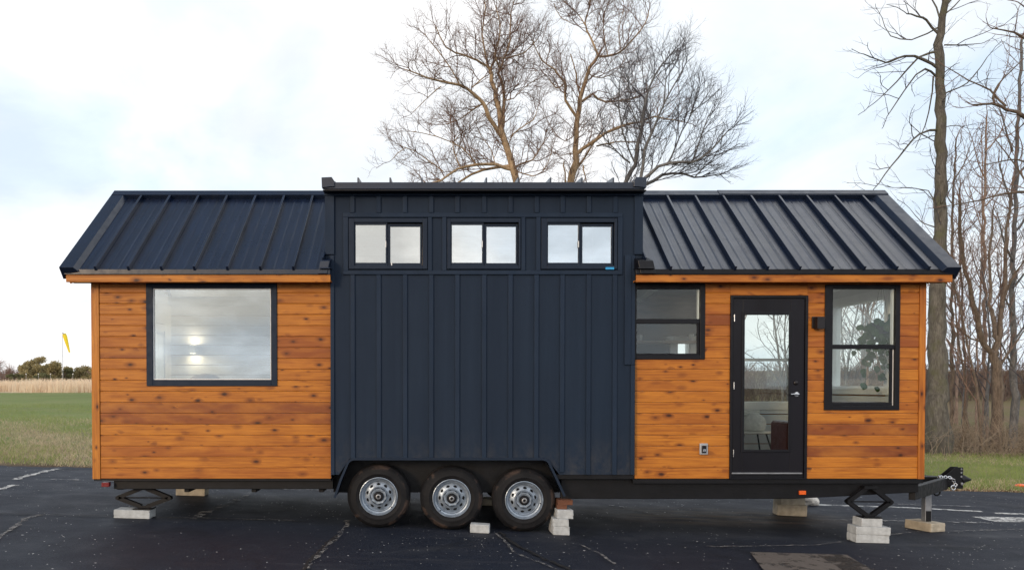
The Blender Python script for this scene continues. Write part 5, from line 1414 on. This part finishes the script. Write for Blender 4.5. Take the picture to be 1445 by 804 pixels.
def blades(name, X, Y, h, wid, mat, label, cat, lean=.35, bend=True):
    n = len(X); z = ground_z(X, Y) - .03; a = r.uniform(0, 2 * PI, n); lx = r.normal(0, lean, n) * h; ly = r.normal(0, lean, n) * h
    ux, uy = np.cos(a) * wid / 2, np.sin(a) * wid / 2
    b0 = np.stack([X - ux, Y - uy, z - .01], 1); b1 = np.stack([X + ux, Y + uy, z - .01], 1)
    m0 = np.stack([X + lx * .35 - ux * .7, Y + ly * .35 - uy * .7, z + h * .6], 1); m1 = np.stack([X + lx * .35 + ux * .7, Y + ly * .35 + uy * .7, z + h * .6], 1)
    t0 = np.stack([X + lx, Y + ly, z + h], 1); t1 = t0 + np.stack([ux, uy, 0 * ux], 1) * .3
    V = np.stack([b0, b1, m0, m1, t0, t1], 1).reshape(-1, 3); k = np.arange(n)[:, None] * 6
    Fc = np.concatenate([k + np.array([[0, 1, 3, 2]]), k + np.array([[2, 3, 5, 4]])])
    o = npmesh(name, V, Fc, mat); tag(o, label, kind='stuff'); o['category'] = cat; return o
def scatter(n, x0, x1, y0, y1, pw=2.0):
    """denser near the camera"""
    u = r.random(n); d0, d1 = y0 + CD, y1 + CD; d = 1 / (1 / d0 + u * (1 / d1 - 1 / d0)) if pw == 2 else d0 * (d1 / d0) ** u
    Y = d - CD; return r.uniform(x0, x1, n), Y
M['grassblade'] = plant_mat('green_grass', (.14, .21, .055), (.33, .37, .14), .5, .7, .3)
M['dryblade'] = plant_mat('dry_thatch', (.30, .24, .15), (.62, .52, .37), 1.2, .8, .2)
M['straw'] = plant_mat('tall_straw', (.68, .53, .38), (.88, .75, .58), .25, .8, .45, .15, .3)
nz = lambda X, Y, s_, p: np.sin(X * s_ + p) * np.cos(Y * s_ * 1.3 + p * 2) + .6 * np.sin(X * s_ * 2.7 + Y * s_ * 2.1 + p)
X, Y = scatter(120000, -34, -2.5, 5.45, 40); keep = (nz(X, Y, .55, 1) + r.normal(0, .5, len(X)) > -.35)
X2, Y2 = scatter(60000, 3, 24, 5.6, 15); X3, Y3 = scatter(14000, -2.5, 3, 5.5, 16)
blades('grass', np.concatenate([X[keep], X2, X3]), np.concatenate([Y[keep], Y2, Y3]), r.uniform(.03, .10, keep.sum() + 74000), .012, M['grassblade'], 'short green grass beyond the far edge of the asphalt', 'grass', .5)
X, Y = scatter(110000, -34, -2.5, 5.25, 20); keep = (nz(X, Y, .55, 1) + r.normal(0, .5, len(X)) < -.05) | (r.random(len(X)) < .18) | ((np.abs(Y - 7.6 - .5 * np.sin(X)) < 1.1) & (r.random(len(X)) < .75))
X2, Y2 = scatter(9000, 2, 24, 5.3, 7.2); X4, Y4 = scatter(10000, 2, 26, 11, 17)
blades('dead_grass', np.concatenate([X[keep], X2, X4]), np.concatenate([Y[keep], Y2, Y4]), r.uniform(.02, .10, keep.sum() + 19000), .010, M['dryblade'], 'patches of dead pale thatch along the asphalt edge', 'dead grass', .9)
n = 42000; X = r.uniform(-130, -18, n); Y = 90 + 34 * r.random(n) ** 1.6 + 1.5 * np.sin(X * .3) + 1.2 * np.sin(X * 1.1 + 1) + r.normal(0, 1.6, n)
blades('tall_straw', X, Y, r.uniform(.7, 1.75, n) * (1 + .12 * np.sin(X * .21)), .10, M['straw'], 'band of tall straw coloured grass across the far left field', 'tall grass', .16)
# fallen leaves on the verge at right
n = 3500; X = r.uniform(4, 18, n); Y = 5.2 + np.abs(r.normal(0, .45, n))
M['litter'] = plant_mat('fallen_leaves', (.085, .050, .028), (.27, .185, .11), 3)
blades('fallen_leaves', X, Y, r.uniform(.01, .035, n), .05, M['litter'], 'brown fallen leaves strewn where asphalt meets the grass', 'leaves', 1.6)

# ------------------------------------------------------------------ far tree line, left
def crown_tree(name, px, top, bot_px, width, Y, mats, label, seed, kind, group='trees at the far left field edge'):
    rr = np.random.default_rng(seed); X = WX(px, Y); z0 = gz(X, Y); H = max(3.0, WZ(top, Y) - z0); Wd = width * 1.35 * (CD + Y) / F
    root = empty(name, (X, Y, z0 - .1), label, 'tree', group)
    tk = Wood(); tk.add(wander(rr, (0, 0, 0), (0, 0, 1), H * (.6 if kind != 'bare' else .8), 8, .04, .02), np.linspace(.22, .07, 9), 7)
    ncl = 26 if kind == 'bushy' else 18; C = []
    for i in range(ncl):
        q = rr.random(); zc = H * (.12 + .84 * q); wr = Wd * .5 * (math.sin(min(1, .18 + .95 * (1 - q)) * PI * .62) if kind != 'pine' else (.25 + .75 * (1 - q)))
        a = rr.uniform(0, 2 * PI); rad = wr * math.sqrt(rr.random()) * .85; C.append((rad * math.cos(a), rad * math.sin(a), zc, rr.uniform(.10, .2) * H))
        tk.add(wander(rr, (0, 0, zc * .7), (C[-1][0], C[-1][1], zc * .3 + .05), math.hypot(rad, zc * .3), 5, .05, 0), np.linspace(.07, .025, 6), 4)
    tk.build('trunk', M['bark_brown'], root)
    if kind == 'bare':
        tw = Wood()
        for (x, y, z, s_) in C:
            for _ in range(60):
                d = unit(rr.normal(0, 1, 3) + np.array([0, 0, .9])); tw.add(wander(rr, (x * .6, y * .6, z * .8), d, s_ * rr.uniform(1.0, 2.0), 4, .2, .05), np.linspace(.035, .02, 5), 3)
        tw.build('crown', M[mats], root); return root
    P = []
    for (x, y, z, s_) in C:
        m = 190; d = rr.normal(0, 1, (m, 3)); d /= np.linalg.norm(d, axis=1, keepdims=True); d *= (rr.random((m, 1)) ** .5); P.append(np.array([x, y, z]) + d * s_ * np.array([1, 1, .8]))
    P = np.concatenate(P); P[:, 2] = np.maximum(P[:, 2], .1); n = len(P); s_ = rr.uniform(.16, .42, n) * H / 9; a = unit_rows(rr.normal(0, 1, (n, 3))); b = unit_rows(np.cross(a, rr.normal(0, 1, (n, 3))))
    V = np.stack([P - a * s_[:, None], P + b * s_[:, None] * .6, P + a * s_[:, None], P - b * s_[:, None] * .6], 1).reshape(-1, 3)
    npmesh('crown', V, np.arange(n * 4).reshape(n, 4), M[mats], root); return root
def unit_rows(v): return v / (np.linalg.norm(v, axis=1, keepdims=True) + 1e-9)
M['olive'] = plant_mat('olive_foliage', (.15, .135, .065), (.48, .40, .21), .35, .8, .3)
M['evergreen'] = plant_mat('evergreen_foliage', (.07, .085, .045), (.23, .22, .11), .4, .8, .25)
M['pinkbare'] = plant_mat('pinkish_bare_twigs', (.26, .18, .15), (.46, .33, .27), .3, .9)
Yt = 190
for i, (px, top, wd, mat, kind, lab, dy) in enumerate([
    (-8, 503, 40, 'pinkbare', 'bare', 'brownish bare tree cut by the left picture edge', 0), (14, 513, 22, 'pinkbare', 'bare', 'pinkish bare tree second from the left picture edge', 10),
    (30, 514, 24, 'pinkbare', 'bare', 'pinkish bare tree left of the olive crowned tree', 4), (50, 504, 40, 'olive', 'bushy', 'broad olive and gold tree, tallest of the far tree line', 0),
    (66, 514, 30, 'olive', 'bushy', 'olive tree right of the tallest one in the far line', 8), (78, 510, 24, 'olive', 'pine', 'pointed golden topped tree beside the windsock pole', -4),
    (90, 520, 30, 'evergreen', 'bushy', 'dark evergreen directly behind the windsock pole', 0), (104, 521, 22, 'evergreen', 'bushy', 'small dark evergreen right of the windsock pole', 6), (114, 519, 22, 'olive', 'bushy', 'pale olive tree nearest the house wall in the far line', 2), (126, 521, 18, 'pinkbare', 'bare', 'bare tree half hidden by the house corner in the far line', 8),
    (40, 511, 26, 'olive', 'bushy', 'rounded olive tree touching the tallest one on its left', 14), (70, 511, 24, 'pinkbare', 'bare', 'bare brown tree between the tallest and the pointed tree', 16), (99, 516, 26, 'olive', 'bushy', 'gold-brown tree peeping above the small dark evergreen', 14), (121, 517, 24, 'olive', 'bushy', 'olive-gold tree closest to the house corner', 18),
    (20, 527, 40, 'evergreen', 'bushy', 'low dark shrub mass under the pinkish bare trees', -8), (62, 526, 60, 'evergreen', 'bushy', 'low dark shrub mass at the foot of the olive trees', -10)]):
    crown_tree('far_tree', px, top, 540, wd, Yt + dy, mat, lab, 700 + i, kind)
for i, px in enumerate((150, 190, 235, 280, 330, 385, 440, 500, -60, -110, -170)):
    crown_tree('far_tree', px, 512 + (i * 7) % 9, 540, 44, Yt + (i * 5) % 14, ['olive', 'evergreen', 'pinkbare'][i % 3], ['olive', 'dark evergreen', 'pinkish bare'][i % 3] + ' tree of the far line hidden behind the house or past the left edge', 760 + i, ['bushy', 'bushy', 'bare'][i % 3], 'hidden trees of the far line')
# windsock on its pole and the row of small white airfield lamps
Yw = 96; wxx = WX(89, Yw); wz0 = gz(wxx, Yw)
wsk = empty('windsock', (wxx, Yw, wz0), 'yellow windsock hanging limp from a thin pole in the far field', 'windsock')
mb = MB(); mb.tube([(0, 0, 0), (0, 0, WZ(469.5, Yw) - wz0)], [.035, .03], 8); obj('pole', mb, M['zinc'], wsk)
mb = MB(); ztop_ = WZ(471, Yw) - wz0; k = (CD + Yw) / F
mb.tube([(2.2 * k, 0, ztop_), (3.6 * k, 0, ztop_ - 4 * k), (6 * k, 0, ztop_ - 13 * k), (9.6 * k, 0, ztop_ - 26 * k)], [.24, .28, .22, .10], 14, cap=False)
so2 = obj('sock', mb, M['yellow'], wsk, smooth=True)
mb = MB(); mb.torus((2.4 * k, 0, ztop_), .31, .03, Matrix.Rotation(.5, 3, 'Y'), 18, 6); mb.tube([(0, 0, ztop_ + .05), (2.2 * k, 0, ztop_)], .02, 6); obj('hoop', mb, M['zinc'], wsk)
for i, px in enumerate((37, 54.5, 71.5, 88, 103)):
    Yl = 150; x = WX(px, Yl); z0 = gz(x, Yl); zt_ = WZ(527.5, Yl) - z0
    e = empty('field_lamp', (x, Yl, z0), ['leftmost', 'second', 'middle', 'fourth', 'rightmost'][i] + ' of five small white lamps in a row before the far trees', 'lamp', 'white lamps before the far trees')
    mb = MB(); mb.tube([(0, 0, 0), (0, 0, zt_)], .035, 6); obj('pole', mb, M['zinc'], e)
    mb = MB(); mb.lathe([(0, -.10), (.09, -.06), (.12, 0), (.09, .08), (0, .11)], 12, (0, 0, zt_), 'z'); obj('globe', mb, M['whitepaint'], e, smooth=True)
